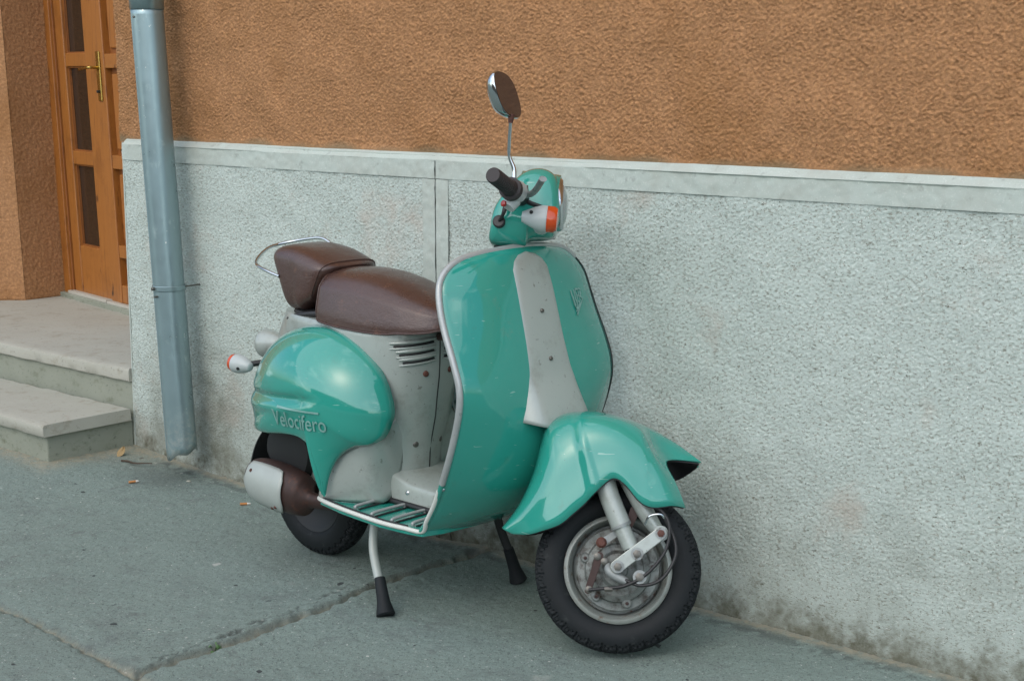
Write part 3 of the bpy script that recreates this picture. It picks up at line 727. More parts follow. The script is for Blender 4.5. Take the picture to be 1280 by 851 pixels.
# ---- leg shield
SHO = [(.695, -.238, .263), (.735, -.248, .305), (.775, -.257, .360), (.820, -.275, .430), (.866, -.287, .525), (.896, -.291, .620), (.898, -.291, .684), (.876, -.290, .748), (.845, -.287, .816), (.825, -.283, .870), (.812, -.275, .916), (.803, -.258, .945), (.800, -.229, .970), (.803, -.189, .988), (.812, -.130, .998), (.824, -.060, 1.005), (.828, 0, 1.008)]
SHC = [(.730, .252), (.790, .280), (.850, .320), (.908, .390), (.940, .470), (.952, .560), (.946, .640), (.932, .710), (.914, .780), (.899, .838), (.885, .890), (.873, .930), (.863, .960), (.853, .982), (.845, .996), (.835, 1.003), (.828, 1.008)]
NR, NU = 72, 16
so = cr(SHO, NR); scn = cr(SHC, NR); V = []
def shield_pt(i, u):
    o_, c_ = so[i], scn[i]; a = abs(u)
    p = 2.6
    x = c_[0] + (o_[0] - c_[0]) * a ** p; z = c_[1] + (o_[2] - c_[1]) * a ** 1.15
    return np.array([x, math.copysign(abs(o_[1]) * a, u), z])
for i in range(NR):
    for k in range(-NU, NU + 1): V.append(shield_pt(i, k / NU))
sh = fix(part('leg_shield', (V, grid_faces(NR, 2 * NU + 1)), 'green', solid=.006, auto=60))
inner = [(p[0] - .009, p[1] * .985, p[2]) for p in V[14 * (2 * NU + 1):]]
fix(part('inner_lining', (inner, grid_faces(NR - 14, 2 * NU + 1)), 'silver', sh, auto=60))
edge = [so[i] for i in range(int(NR * 3 / 16), NR)]; kf = next(i for i, p in enumerate(edge) if p[2] > .955)
edge2 = edge + [np.array([p[0], -p[1], p[2]]) for p in reversed(edge[kf:-1])]
fix(part('edge_trim', tube(edge2, .0088, 12), 'trim', sh))
fix(part('edge_trim', tube([np.array([p[0], -p[1], p[2]]) for p in edge[:kf + 2]], .0052, 12), 'engine', sh))
lowe = [so[i] for i in range(0, int(NR * 3 / 16) + 1)]
for sg in (1, -1):
    part('lower_edge', tube([np.array([p[0], p[1] * sg, p[2]]) for p in lowe], .0075, 10), 'green', sh)
screw(sh, (.812, -.268, .408), (-.2, -1, 0), .005, 'chrome')
# silver horn cover down the middle
def horn_half(z): return float(np.interp(z, [.565, .60, .65, .70, .78, .90, .955, .975, .988, .995], [.122, .114, .101, .092, .084, .079, .074, .060, .036, .001]))
V = []; HZ = list(np.linspace(.572, .955, 40)) + list(.955 + .040 * np.sin(np.linspace(.05, 1, 16) * math.pi / 2))
for z in HZ:
    xc = float(np.interp(z, scn[:, 1], scn[:, 0])); hw = horn_half(z)
    ih = min(range(NR), key=lambda i: abs(scn[i][1] - z))
    push = .012 + .046 * float(sm(.72, .56, z)) ** 1.5
    for k in range(-12, 13):
        u = math.sin(k / 12 * math.pi / 2); y = u * hw
        xs = xc + (so[ih][0] - xc) * (abs(y) / max(abs(so[ih][1]), .1)) ** 2.6
        edge_ = (1 - abs(u) ** 9)
        V.append((xs - .004 + push * edge_ - push * .30 * u * u, y, z - .020 * (1 - u * u) * float(sm(.66, .56, z)) + .008 * float(sm(.62, .57, z)) * abs(u)))
hc = fix(part('horn_cover', (V, grid_faces(len(HZ), 25)), 'silver', solid=.004, auto=55))
for z in (.848, .727):
    xc = float(np.interp(z, scn[:, 1], scn[:, 0])); screw(hc, (xc + .0125 + .05 * float(sm(.72, .56, z)), .0, z), (1, 0, .35), .0055, 'bolt')
# badge on the far half of the shield
bz, by = .856, .165
def shield_at(y, z, off=.0045):
    i = min(range(NR), key=lambda q: abs(scn[q][1] + (so[q][2] - scn[q][1]) * .5 - z))
    u = y / abs(so[i][1]); p = shield_pt(i, u); return np.array([p[0] + off, y, z])
def flat_strip(pts, w, fn, th=.002):
    P = np.array(pts, float); V = []; n = len(P)
    for i in range(n):
        a = P[min(i + 1, n - 1)] - P[max(i - 1, 0)]; a /= np.linalg.norm(a); q = np.array([-a[1], a[0]]) * w * .5
        V += [fn(*(P[i] - q), 0), fn(*(P[i] + q), 0), fn(*(P[i] + q), th), fn(*(P[i] - q), th)]
    F = grid_faces(n, 4, True) + [(3, 2, 1, 0), tuple((n - 1) * 4 + k for k in range(4))]
    return V, F
bf = lambda a, b, h: shield_at(by - a, bz + b, .0048 + h)
B = []
for s_ in ([(.026, .028), (.018, -.016), (.012, -.019), (.008, -.012), (.010, .028)], [(.002, .028), (-.003, -.006)], [(.002, .028), (-.010, .027), (-.011, .014), (-.001, .010)], [(-.001, .010), (-.013, .009), (-.012, -.004), (-.003, -.006)],
           [(-.017, .028), (-.026, .024), (-.022, .012), (-.016, .010)], [(-.016, .010), (-.026, .002)], [(.019, -.036), (-.030, .000)], [(.018, -.028), (-.012, -.008)]):
    B.append(flat_strip(cr(s_, 3 * len(s_)) if len(s_) > 2 else s_, .0042, bf))
fix(part('badge', join(*B), 'letter', sh, smooth=False))

# ---- floorboard
FE = [(.250, -.150), (.252, -.200), (.270, -.226), (.389, -.248), (.555, -.260), (.650, -.252), (.705, -.240), (.725, -.18), (.735, -.05), (.735, .05), (.725, .18), (.705, .240), (.650, .252), (.555, .260), (.389, .248), (.270, .226), (.252, .200), (.250, .150)]
fl = fix(part('floorboard', prism(FE, .252, .268, lambda x, y, z: (x, y, z)), 'green', smooth=False, bevel=.003))
for sg in (1, -1):
    path = [(x, y * sg, .268) for x, y in FE[1:7]]
    path = [(.250, -.17 * sg, .268)] + path if sg == 1 else [(.250, .17, .268)] + path
    path += [(.735, -.252 * sg, .305), (.775, -.262 * sg, .360), (.800, -.270 * sg, .402)]
    part('floor_trim', tube(path, .0062, 10, 60), 'white_trim', fl)
    part('rubber_edge', tube([(x, y * .965, .271) for x, y, z in path[:6]], .0048, 8, 40), 'black', fl)
    for k, x in enumerate((.420, .505, .586, .652)):
        y0, y1 = -.222 * sg - (.014 * sg if k in (1, 2) else 0), -.122 * sg
        part('tread_rail', tube([(x, y0, .2685), (x, y0 * .97 + y1 * .03, .277), (x, y1 * .97 + y0 * .03, .277), (x, y1, .2685)], .0048, 10, 18), 'trim', fl)
        part('rail_rubber', tube([(x + .012, y0, .270), (x + .0105, y1, .270)], .0032, 8), 'black', fl)
    for x in (.46, .555): screw(fl, (x, -.098 * sg, .269), (0, 0, 1), .006, 'rustbolt')
# silver tunnel cover between the feet
prof = [(-.112, .270), (-.105, .318), (-.094, .330), (-.050, .340), (0, .344), (.050, .340), (.094, .330), (.105, .318), (.112, .270)]
tv = []
for x, dz in ((.40, .035), (.46, .016), (.52, .004), (.60, 0), (.66, .002), (.69, .004), (.72, .006)):
    pr = cr(prof, 33); tv += [(x, y, z + dz * (z - .27) / .07) for y, z in pr]
tc_ = fix(part('tunnel_cover', (tv, grid_faces(7, 33)), 'silver', auto=50))
for x in (.505, .645): screw(tc_, (x, -.108, .308), (0, -1, .2), .0065, 'chrome')
for sg in (1, -1): part('rubber_strip', tube([(.42, -.1135 * sg, .276), (.72, -.1135 * sg, .276)], .008, 8), 'black', tc_)

# ---- central body under the saddle
def body_half(z):
    nose = float(np.interp(z, [.28, .36, .42, .51, .62, .75], [.470, .478, .482, .508, .523, .526]))
    k = float(np.interp(z, [.28, .36, .45, .6, .75], [.72, .74, .85, 1, 1.0]))
    tail = float(np.interp(z, [.28, .45, .55, .65, .75], [.10, -.06, -.13, -.14, -.09]))
    return [(tail, .0), (tail + .006, .05), (tail + .05, .088), (.02, .118), (.15, .142), (.28, .152 * (k + (1 - k) * .5)), (.37, .150 * k), (nose - .085, .138 * k), (nose - .042, .112 * k), (nose - .015, .070 * k), (nose - .003, .030 * k), (nose, 0)]
loops = []
for z in (.275, .30, .34, .36, .40, .45, .51, .57, .63, .69, .735, .750, .757):
    h = cr(body_half(z), 36); sc_ = 1.0 if z < .74 else (.985 if z < .752 else .95)
    L = [(x, -y * sc_, z) for x, y in h] + [(x, y * sc_, z) for x, y in h[-2:0:-1]]
    loops.append(L)
body = fix(part('centre_body', loft(loops), 'silver', auto=45))
def body_side(x, z, side=-1):
    h = cr(body_half(z), 120); xs = h[:, 0]; ys = h[:, 1]; i = int(np.argmax(ys)); return side * float(np.interp(x, xs, ys))
for sg in (-1, 1):
    for z0, yb in ((.724, .128), (.700, .118), (.678, .112)):
        # a raised slot with a dark mouth
        hh = cr(body_half(z0), 400); hh = hh[220:]; k0 = int(np.argmin(np.abs(hh[:, 1] - yb))); k1 = int(np.argmin(np.abs(hh[:, 1] - .012)))
        pts = [np.array([hh[k][0] + .001, sg * hh[k][1] + sg * .0006, z0 + .010 * (k - k0) / (k1 - k0)]) for k in np.linspace(k0, k1, 14).astype(int)]
        part('louvre', tube(pts, [.0035, .0060, .0064, .0064, .0060, .003], 10), 'silver', body)
        part('louvre', tube([p + np.array([0, 0, -.0155]) for p in pts], [.002, .0040, .0042, .0042, .0040, .002], 10), 'silver', body)
        part('louvre_slot', tube([p + np.array([0, sg * .0001, -.0092]) for p in pts[1:-1]], [.003, .0046, .0048, .0046, .003], 8), 'engine', body)
    for yq, z in ((.046, .636), (.048, .430)):
        hh = cr(body_half(z), 400)[220:]; kq = int(np.argmin(np.abs(hh[:, 1] - yq))); screw(body, (hh[kq][0] + .001, sg * yq, z), (.85, sg * .5, 0), .0085, 'rustbolt' if z > .5 else 'bolt')
part('seam', tube([(float(np.interp(z, [.28, .36, .42, .51, .62, .75], [.470, .478, .482, .508, .523, .526])) + .0006, .002 * math.sin(z * 20), z) for z in np.linspace(.35, .745, 30)], .0016, 6), 'engine', body)
# silver fairings that sweep from the body down onto the floor
for sg in (-1, 1):
    def bpt(z, yq, ins=.003):
        hh = cr(body_half(z), 400)[220:]; k_ = int(np.argmin(np.abs(hh[:, 1] - yq))); return (hh[k_][0] - ins, -yq + ins, z)
    A = cr([(.264, -.224, .276), (.282, -.226, .336), (.322, -.218, .395), (.382, -.206, .434), (.430, -.186, .449), (.458, -.160, .462), (.456, -.132, .488), bpt(.515, .108), bpt(.550, .105, .008)], 32)
    Bq = cr([(.268, -.222, .272), (.330, -.205, .272), (.400, -.170, .273), (.442, -.130, .276), bpt(.310, .080, 0), bpt(.360, .076, 0), bpt(.420, .074), bpt(.470, .076), bpt(.520, .08, .006)], 32)
    V = []
    for i in range(32):
        for j in range(12):
            f = j / 11; p = A[i] + (Bq[i] - A[i]) * f; bul = math.sin(math.pi * f) * .012 * math.sin(math.pi * min(1, i / 22))
            V.append((p[0] + bul * .3, -sg * -1 * 0 + (p[1] - bul) * (1 if sg < 0 else -1), p[2]))
    fa = fix(part('floor_fairing', (V, grid_faces(32, 12)), 'silver', solid=.005, auto=60))
    part('fairing_seam', tube([np.array([p[0], p[1] * (1 if sg < 0 else -1), p[2]]) for p in Bq[:17]], .0026, 6), 'engine', fa)

# ---- side cowls
CO = [(.490, .545, -.138), (.486, .505, -.146), (.474, .470, -.160), (.446, .449, -.186), (.406, .440, -.210), (.360, .408, -.227), (.327, .352, -.236), (.311, .288, -.243), (.311, .330, -.254), (.307, .366, -.261), (.296, .400, -.265), (.274, .434, -.267), (.240, .450, -.268), (.195, .452, -.268), (.135, .445, -.262), (.070, .432, -.249), (-.010, .422, -.222), (-.075, .418, -.174), (-.120, .424, -.122), (-.146, .468, -.104), (-.146, .522, -.102), (-.122, .576, -.106), (-.082, .628, -.114), (-.025, .676, -.124), (.045, .713, -.133), (.122, .736, -.140), (.205, .746, -.142), (.288, .736, -.142), (.365, .705, -.140), (.425, .662, -.138), (.466, .610, -.137)]
NP, NQ = 186, 26
co_ = cr(CO, NP, True); CC = np.array([.265, .565]); YC = -.286
pang = np.unwrap(np.arctan2(co_[:, 1] - CC[1], co_[:, 0] - CC[0]))
def cowl_y(x, z):
    r = math.hypot(x - CC[0], z - CC[1]); a = math.atan2(z - CC[1], x - CC[0])
    i = int(np.argmin(np.abs(np.angle(np.exp(1j * (pang - a)))))); rm = math.hypot(co_[i][0] - CC[0], co_[i][1] - CC[1])
    return cowl_depth(x, z, min(1, r / rm), co_[i][2])
def cowl_depth(x, z, rho, ye):
    y = ye + (YC - ye) * (1 - rho ** 2.2) ** .66
    fade = float(sm(.36, .20, x)); zc_ = .545 + .10 * (x - .1)
    y += .012 * fade * math.exp(-((z - zc_) / .013) ** 2) * (1 - rho ** 8)
    y -= .006 * fade * math.exp(-((z - zc_ + .030) / .014) ** 2) * (1 - rho ** 6)
    return y
for sg in (1, -1):
    V = [(CC[0], cowl_depth(CC[0], CC[1], 0, -.2) * sg, CC[1])]
    for q in range(1, NQ + 1):
        rho = (q / NQ) ** .8
        for i in range(NP):
            x, z = CC + (co_[i][:2] - CC) * rho; V.append((x, cowl_depth(x, z, rho, co_[i][2]) * sg, z))
    F = [(0, 1 + i, 1 + (i + 1) % NP) for i in range(NP)]
    for q in range(NQ - 1):
        for i in range(NP): F.append((1 + q * NP + i, 1 + (q + 1) * NP + i, 1 + (q + 1) * NP + (i + 1) % NP, 1 + q * NP + (i + 1) % NP))
    cw = fix(part('side_cowl', (V, F), 'green', solid=.004, auto=60))
    if sg == 1:
        near_cowl = cw
        lip = [np.array([co_[i][0], co_[i][2] + .001, co_[i][1] + .002]) for i in range(int(NP * 7 / 31), int(NP * 18 / 31))]
        part('cowl_lip', tube(lip, .0045, 8), 'green', cw)
# raised script on the near cowl
tcu = bpy.data.curves.new('script', 'FONT'); tcu.body = 'Velocifero'; tcu.size = .072; tcu.space_character = 1.02; tcu.resolution_u = 4
to = bpy.data.objects.new('script', tcu); COL.objects.link(to)
bpy.context.view_layer.update()
tm = bpy.data.meshes.new_from_object(to.evaluated_get(bpy.context.evaluated_depsgraph_get()))
tv_ = [v.co.copy() for v in tm.vertices]; tf_ = [tuple(p.vertices) for p in tm.polygons]
bpy.data.objects.remove(to); bpy.data.meshes.remove(tm)
tw = max(v.x for v in tv_)
def script_pt(px, py, off):
    x = .142 + px * (.218 / tw); z = .474 + .030 * (px / tw) * .30 + py * .88
    return np.array([x, cowl_y(x, z) - .0058 - off, z])
fix(part('lettering', ([script_pt(v.x, v.y, .0006) for v in tv_], tf_), 'letter', near_cowl, smooth=False, solid=.0012))
fix(part('lettering', flat_strip([(tw * (.11 + .80 * k / 12), .0640 - .004 * k / 12) for k in range(13)], .006, lambda a, b, h: script_pt(a, b, h * .6)), 'letter', near_cowl, smooth=False))

# ---- saddle, pillion seat, grab rail
def seat_loop(x, hw, zt, zb, skew=0.0, n=40, pw=2.6, crown=.35):
    L = []
    for k in range(n):
        a = 2 * math.pi * k / n; c_, s_ = math.cos(a), math.sin(a)
        y = hw * math.copysign(abs(c_) ** (2 / pw), c_)
        if s_ >= 0: z = zt - (zt - zb) * .42 + (zt - zb) * .42 * abs(s_) ** (2 / (pw * .85))
        else: z = zb + (zt - zb) * .58 - (zt - zb) * .58 * abs(s_) ** (2 / 5.5); y *= 1 - .06 * abs(s_)
        L.append((x + skew * (z - zb), y, z))
    return L
SP = cr([(0, 1), (.40, .965), (.68, .86), (.835, .705), (.865, .655), (.885, .605), (.945, .40), (.99, .20), (1.0, .08), (.955, .0), (.5, -.01), (0, -.01), (-.5, -.01), (-.955, .0), (-1.0, .08), (-.99, .22), (-.945, .40), (-.885, .605), (-.865, .655), (-.835, .705), (-.68, .86), (-.40, .965)], 66, True)
def saddle_loop(x, hw, zt, zb, sk): return [(x + sk * (q[1] - .1) * (zt - zb), q[0] * hw, zb + q[1] * (zt - zb)) for q in SP]
SX = [(.152, .040, .872, .79), (.154, .095, .884, .772), (.160, .128, .892, .764), (.176, .146, .898, .757), (.230, .152, .903, .751), (.300, .153, .901, .748), (.370, .150, .891, .746), (.430, .142, .877, .747), (.490, .128, .858, .750), (.540, .108, .840, .754), (.580, .082, .824, .760), (.606, .050, .810, .767), (.616, .016, .800, .773)]
sx = cr(SX, 36)
seat = fix(part('saddle', loft([saddle_loop(*q[:4], -.10 * float(sm(.32, .15, q[0]))) for q in sx]), 'leather', auto=70))
rim = [min(saddle_loop(*q[:4], -.10 * float(sm(.32, .15, q[0]))), key=lambda p_: abs(p_[2] - q[3] - .004) - p_[1] * .01) for q in sx]
for sg in (1, -1): part('seat_welt', tube([(p[0], -sg * abs(p[1]) * 1.004, p[2] - .001) for p in rim[2:-1]], .0026, 8), 'leather', seat)
arcp = saddle_loop(*sx[7][:4], -.09)
part('seat_welt', tube([(p[0] - .002, p[1] * 1.006, p[2] + .001) for p in arcp], .0020, 8, None, True), 'leather', seat)
part('seat_latch', tube([(.520, 0, .735), (.545, 0, .742), (.552, 0, .765)], [.012, .015, .012], 12, 8), 'leather', seat)
def pil_loop(xb, xt, hw, zt, zb, n=48):
    L = []
    for k in range(n):
        a = 2 * math.pi * k / n; c_, s_ = math.cos(a), math.sin(a)
        y = hw * math.copysign(abs(c_) ** .5, c_)
        z = zt - (zt - zb) * .30 + (zt - zb) * .30 * abs(s_) ** .62 if s_ >= 0 else zb + (zt - zb) * .70 - (zt - zb) * .70 * abs(s_) ** .30
        f = (z - zb) / (zt - zb); L.append((xb + (xt - xb) * f, y * (.93 + .07 * (1 - f)), z))
    return L
PX = [(-.022, -.110, .045, .908, .790), (-.020, -.108, .080, .926, .774), (-.014, -.100, .100, .938, .765), (.000, -.075, .113, .948, .760), (.018, -.040, .118, .953, .760), (.036, .005, .120, .952, .763), (.052, .055, .124, .944, .764), (.074, .105, .122, .930, .779), (.092, .145, .116, .916, .790), (.101, .165, .094, .908, .800), (.104, .171, .050, .904, .820)]
px_ = cr(PX, 34)
pil = fix(part('pillion_seat', loft([pil_loop(*q) for q in px_]), 'leather', auto=70))
L = pil_loop(*px_[27])
part('seat_welt', tube([(p[0], p[1] * 1.006, p[2] + .001) for p in L], .0024, 8, None, True), 'leather', pil)
gr = [(-.040, -.110, .862), (-.090, -.112, .872), (-.140, -.104, .880), (-.190, -.080, .888), (-.228, -.035, .904), (-.250, .015, .920), (-.250, .055, .928), (-.225, .090, .936), (-.180, .108, .945), (-.130, .116, .952), (-.090, .116, .946), (-.068, .114, .928), (-.060, .112, .86)]
part('grab_rail', tube(gr, .0048, 12, 70), 'chrome')
sb = part('seat_bracket', tube([(-.012, -.098, .738), (.03, -.108, .750), (.10, -.112, .765), (.17, -.1, .772)], .009, 10, 12), 'black')
fix(part('seat_base', loft([seat_loop(x, hw, .775, .745) for x, hw in ((-.03, .06), (.0, .09), (.08, .11), (.14, .11))]), 'black', sb))

# ---- tail lamp, rear indicators, rear fender
tl = fix(part('tail_lamp', lathe([(.012, .10), (.024, .075), (.037, .040), (.044, .008), (.0455, -.004), (.0435, -.010), (.040, -.012)][::-1], (-.250, .0, .622), (1, 0, .10), 36), 'silver', auto=50))
fix(part('lamp_lens', lathe([(.001, -.026), (.018, -.024), (.032, -.018), (.040, -.011)], (-.250, 0, .622), (1, 0, .10), 32, False), 'red', tl))
part('lamp_bracket', tube([(-.19, 0, .585), (-.215, 0, .60), (-.235, 0, .59)], .012, 10, 8), 'black', tl)
for sg in (-1, 1):
    c_ = np.array([-.205, .142 * sg, .582])
    ri = fix(part('rear_indicator', lathe([(.010, .050), (.014, .046), (.024, .022), (.0285, .000), (.029, -.014)][::-1], c_, (1, -.1 * sg, -.08), 32), 'greyplastic', auto=50))
    fix(part('indicator_lens', lathe([(.001, -.036), (.016, -.034), (.026, -.028), (.029, -.0145)], c_, (1, -.1 * sg, -.08), 32, False), 'orange', ri))
    part('indicator_stalk', tube([c_ + np.array([.025, 0, 0]), (-.150, .10 * sg, .588), (-.13, .07 * sg, .59)], .009, 10, 10), 'black', ri)
    part('indicator_hole', lathe([(.005, 0), (.0045, .003)], c_ + np.array([.022, -.0225, -.008]), (.3, -1, -.2), 12), 'engine', ri)
rf = []
for i in range(20):
    a = math.radians(95 + 90 * i / 19); r_ = .255 - .012 * i / 19
    for k in range(-8, 9):
        u = k / 8; rf.append((r_ * math.cos(a), .088 * u, .235 + r_ * math.sin(a) - .05 * u * u))
fix(part('rear_fender', (rf, grid_faces(20, 17)), 'black', solid=.004))

# ---- engine, exhaust, rear wheel
en = fix(part('engine', loft([[(x, -y_ + .02, z) for x, z in cr([(-.10, .30), (-.08, .40), (.06, .43), (.20, .41), (.24, .32), (.16, .25), (.0, .24)], 28, True)] for y_ in (.135, .13, .05, -.06)]), 'engine', bevel=.01, auto=35))
fix(part('engine_case', loft([[(x * sc_ + .06 * (1 - sc_), -.09 - dy, z * sc_ + .34 * (1 - sc_)) for x, z in cr([(-.06, .34), (-.03, .42), (.09, .43), (.15, .38), (.12, .29), (.02, .28)], 24, True)] for dy, sc_ in ((.0, 1), (.06, 1), (.075, .9), (.078, .7))]), 'engine', en, auto=40))
part('shock_absorber', tube([(-.06, -.09, .45), (-.03, -.09, .25)], .022, 14), 'engine', en)
rw = fix(part('rear_wheel', ring([(.104, -.038), (.130, -.038), (.134, -.034), (.130, -.028), (.114, -.014), (.112, 0), (.114, .014), (.130, .028), (.134, .034), (.130, .038), (.118, .034), (.104, .018), (.05, .014), (.05, -.014), (.104, -.038)], (0, 0, .206), (0, -1, 0)), 'engine', auto=50))
fix(part('tyre', tyre((0, 0, .206), (0, -1, 0), .206, .094), 'rubber', rw, auto=25))
part('hub', lathe([(.055, .0), (.055, .03), (.042, .04), (.02, .045), (.018, .06)], (0, 0, .206), (0, -1, 0), 28), 'engine', rw)
mz = [(-.185, .012, .262), (-.182, .034, .262), (-.170, .050, .262), (-.140, .063, .260), (-.080, .070, .257), (.0, .070, .252), (.06, .062, .247), (.11, .046, .242), (.15, .030, .240), (.19, .023, .240), (.25, .021, .245), (.31, .021, .255)]
mz = cr([(a + .085 * (1 if a < .06 else max(0, 1 - (a - .06) / .13)), b, c) for a, b, c in mz], 44)
def muff(x, r, zc, a, k=1.0):   # a measured from outward (-y) towards +z
    return np.array([x, -.185 - math.cos(a) * r * .80 * k, zc + math.sin(a) * r * k])
loops = [[muff(q[0], q[1], q[2], 2 * math.pi * k / 30) for k in range(30)] for q in mz]
ex = fix(part('exhaust', loft(loops), 'rust', auto=60))
V = []; ms = [q for q in mz if -.078 <= q[0] <= .120]
for i, q in enumerate(ms):
    f = i / (len(ms) - 1); span = math.radians(58) * min(1, math.sin(math.pi * min(f * 2.2, .5)) + .15) * (1 if f < .9 else 1 - .5 * (f - .9) / .1)
    for k in range(13): V.append(muff(q[0], q[1] + .006, q[2], math.radians(2) + span * (k / 6 - 1)))
hs = fix(part('heat_shield', (V, grid_faces(len(ms), 13)), 'standpaint', ex, solid=.003, auto=60))
hs['label'] = 'pale metal heat shield plate on the rusty silencer'
for q, a in ((ms[3], 32), (ms[8], -44), (ms[-3], -36)):
    p = muff(q[0], q[1] + .007, q[2], math.radians(a)); screw(ex, p, (0, -math.cos(math.radians(a)), math.sin(math.radians(a))), .0055, 'rustbolt', 'shield_bolt')

# ---- centre stand
cs = part('centre_stand', tube([(.42, -.15, .245), (.42, 0, .235), (.42, .15, .245)], .014, 12, 12), 'standpaint')
for sg, foot in ((-1, (.568, -.250, .004)), (1, (.632, .207, .004))):
    f = np.array(foot); top = np.array([.425 if sg < 0 else .585, .150 * sg, .245])
    ox = 0.0 if sg < 0 else .155
    leg_pts = [top, (.428 + ox, .165 * sg, .205), (.452 + ox, .190 * sg, .150), f * .35 + np.array([.46 + ox, .195 * sg, .14]) * .65, f + (np.array([.5 + ox * .9, .22 * sg, .09]) - f) * .92 + np.array([.01, 0, .0])]
    if sg > 0: leg_pts = [top, top * .66 + f * .34 + np.array([-.006, 0, 0]), top * .38 + f * .62]
    part('leg', tube(leg_pts, .0125, 14, 30), 'standpaint' if sg < 0 else 'black', cs)
    a0 = np.array(leg_pts[-1]); d = f - a0
    bp = [a0 - d * .10, a0 + d * .25, a0 + d * .6, a0 + d * .82, a0 + d * .96, a0 + d * 1.0]
    bt = tube(bp, [.0150, .0165, .0185, .0235, .0265, .022], 16); part('rubber_foot', bt, 'rubber', cs)

# ---- steering head: cover, headlight, bars, levers, mirror, indicators
HP = [(.744, 1.002), (.736, 1.045), (.740, 1.090), (.762, 1.135), (.790, 1.178), (.815, 1.202), (.845, 1.212), (.872, 1.208), (.892, 1.192), (.905, 1.155), (.914, 1.110), (.912, 1.070), (.896, 1.046), (.862, 1.034), (.838, 1.022), (.826, 1.004)]
hp = cr(HP, 56, True); hcen = hp.mean(0)
loops = []
for f, w in ((0.0, 0), (.55, .008), (.80, .022), (.92, .038), (.98, .056), (1.0, .072)):
    pass
prof = [(.40, -.094), (.70, -.091), (.88, -.082), (.965, -.066), (1.0, -.040), (1.0, .040), (.965, .066), (.88, .082), (.70, .091), (.40, .094)]
for k, y in prof:
    L = []
    for p in hp:
        q = hcen + (p - hcen) * k
        taper = 1.0 - .25 * float(sm(1.06, 1.00, q[1])) - .18 * float(sm(1.16, 1.22, q[1]))
        L.append((q[0], y * taper, q[1]))
    loops.append(L)
hd = fix(spart('handlebar_cover', loft(loops), 'green', auto=50))
hx = np.array([.900, 0, 1.130]); hax = np.array([1, 0, .12])
rimo = fix(spart('headlight', lathe([(.056, -.03), (.068, -.02), (.071, .0), (.070, .010), (.064, .016), (.059, .014)], hx, hax, 48, False), 'chrome', auto=60))
fix(spart('headlight_glass', lathe([(.061, .010), (.052, .018), (.036, .024), (.018, .027), (.001, .028)], hx, hax, 40, False), 'lamp_glass', rimo))
fix(spart('headlight_peak', (lambda P: (P, grid_faces(15, 3)))([hx + np.array([dx, .076 * math.sin(a), .076 * math.cos(a)]) for a in np.linspace(-1.7, 1.7, 15) for dx in (-.10, -.04, .002)]), 'green', hd, solid=.004, auto=60))
spart('visor_seam', tube([(.800, -.090, 1.125), (.83, -.094, 1.108), (.86, -.094, 1.100), (.898, -.088, 1.092)], .006, 8, 14), 'engine', hd)
spart('column', tube([(.790, 0, .975), (.770, 0, 1.04)], .032, 18), 'engine', hd)
spart('ignition', lathe([(.0165, -.01), (.0165, .004), (.013, .007), (.004, .007)], (.762, -.0865, 1.050), (-.15, -1, 0), 20), 'black', hd)
spart('ignition_key', tube([(.762, -.09, 1.050), (.772, -.112, 1.064), (.775, -.116, 1.078), (.779, -.10, 1.115)], [.004, .005, .0065, .006], 8, 12), 'black', hd)
spart('warning_lamp', lathe([(.012, -.01), (.012, .004), (.006, .008)], (.772, -.03, 1.172), (-.5, -.2, 1), 16), 'rustbolt', hd)
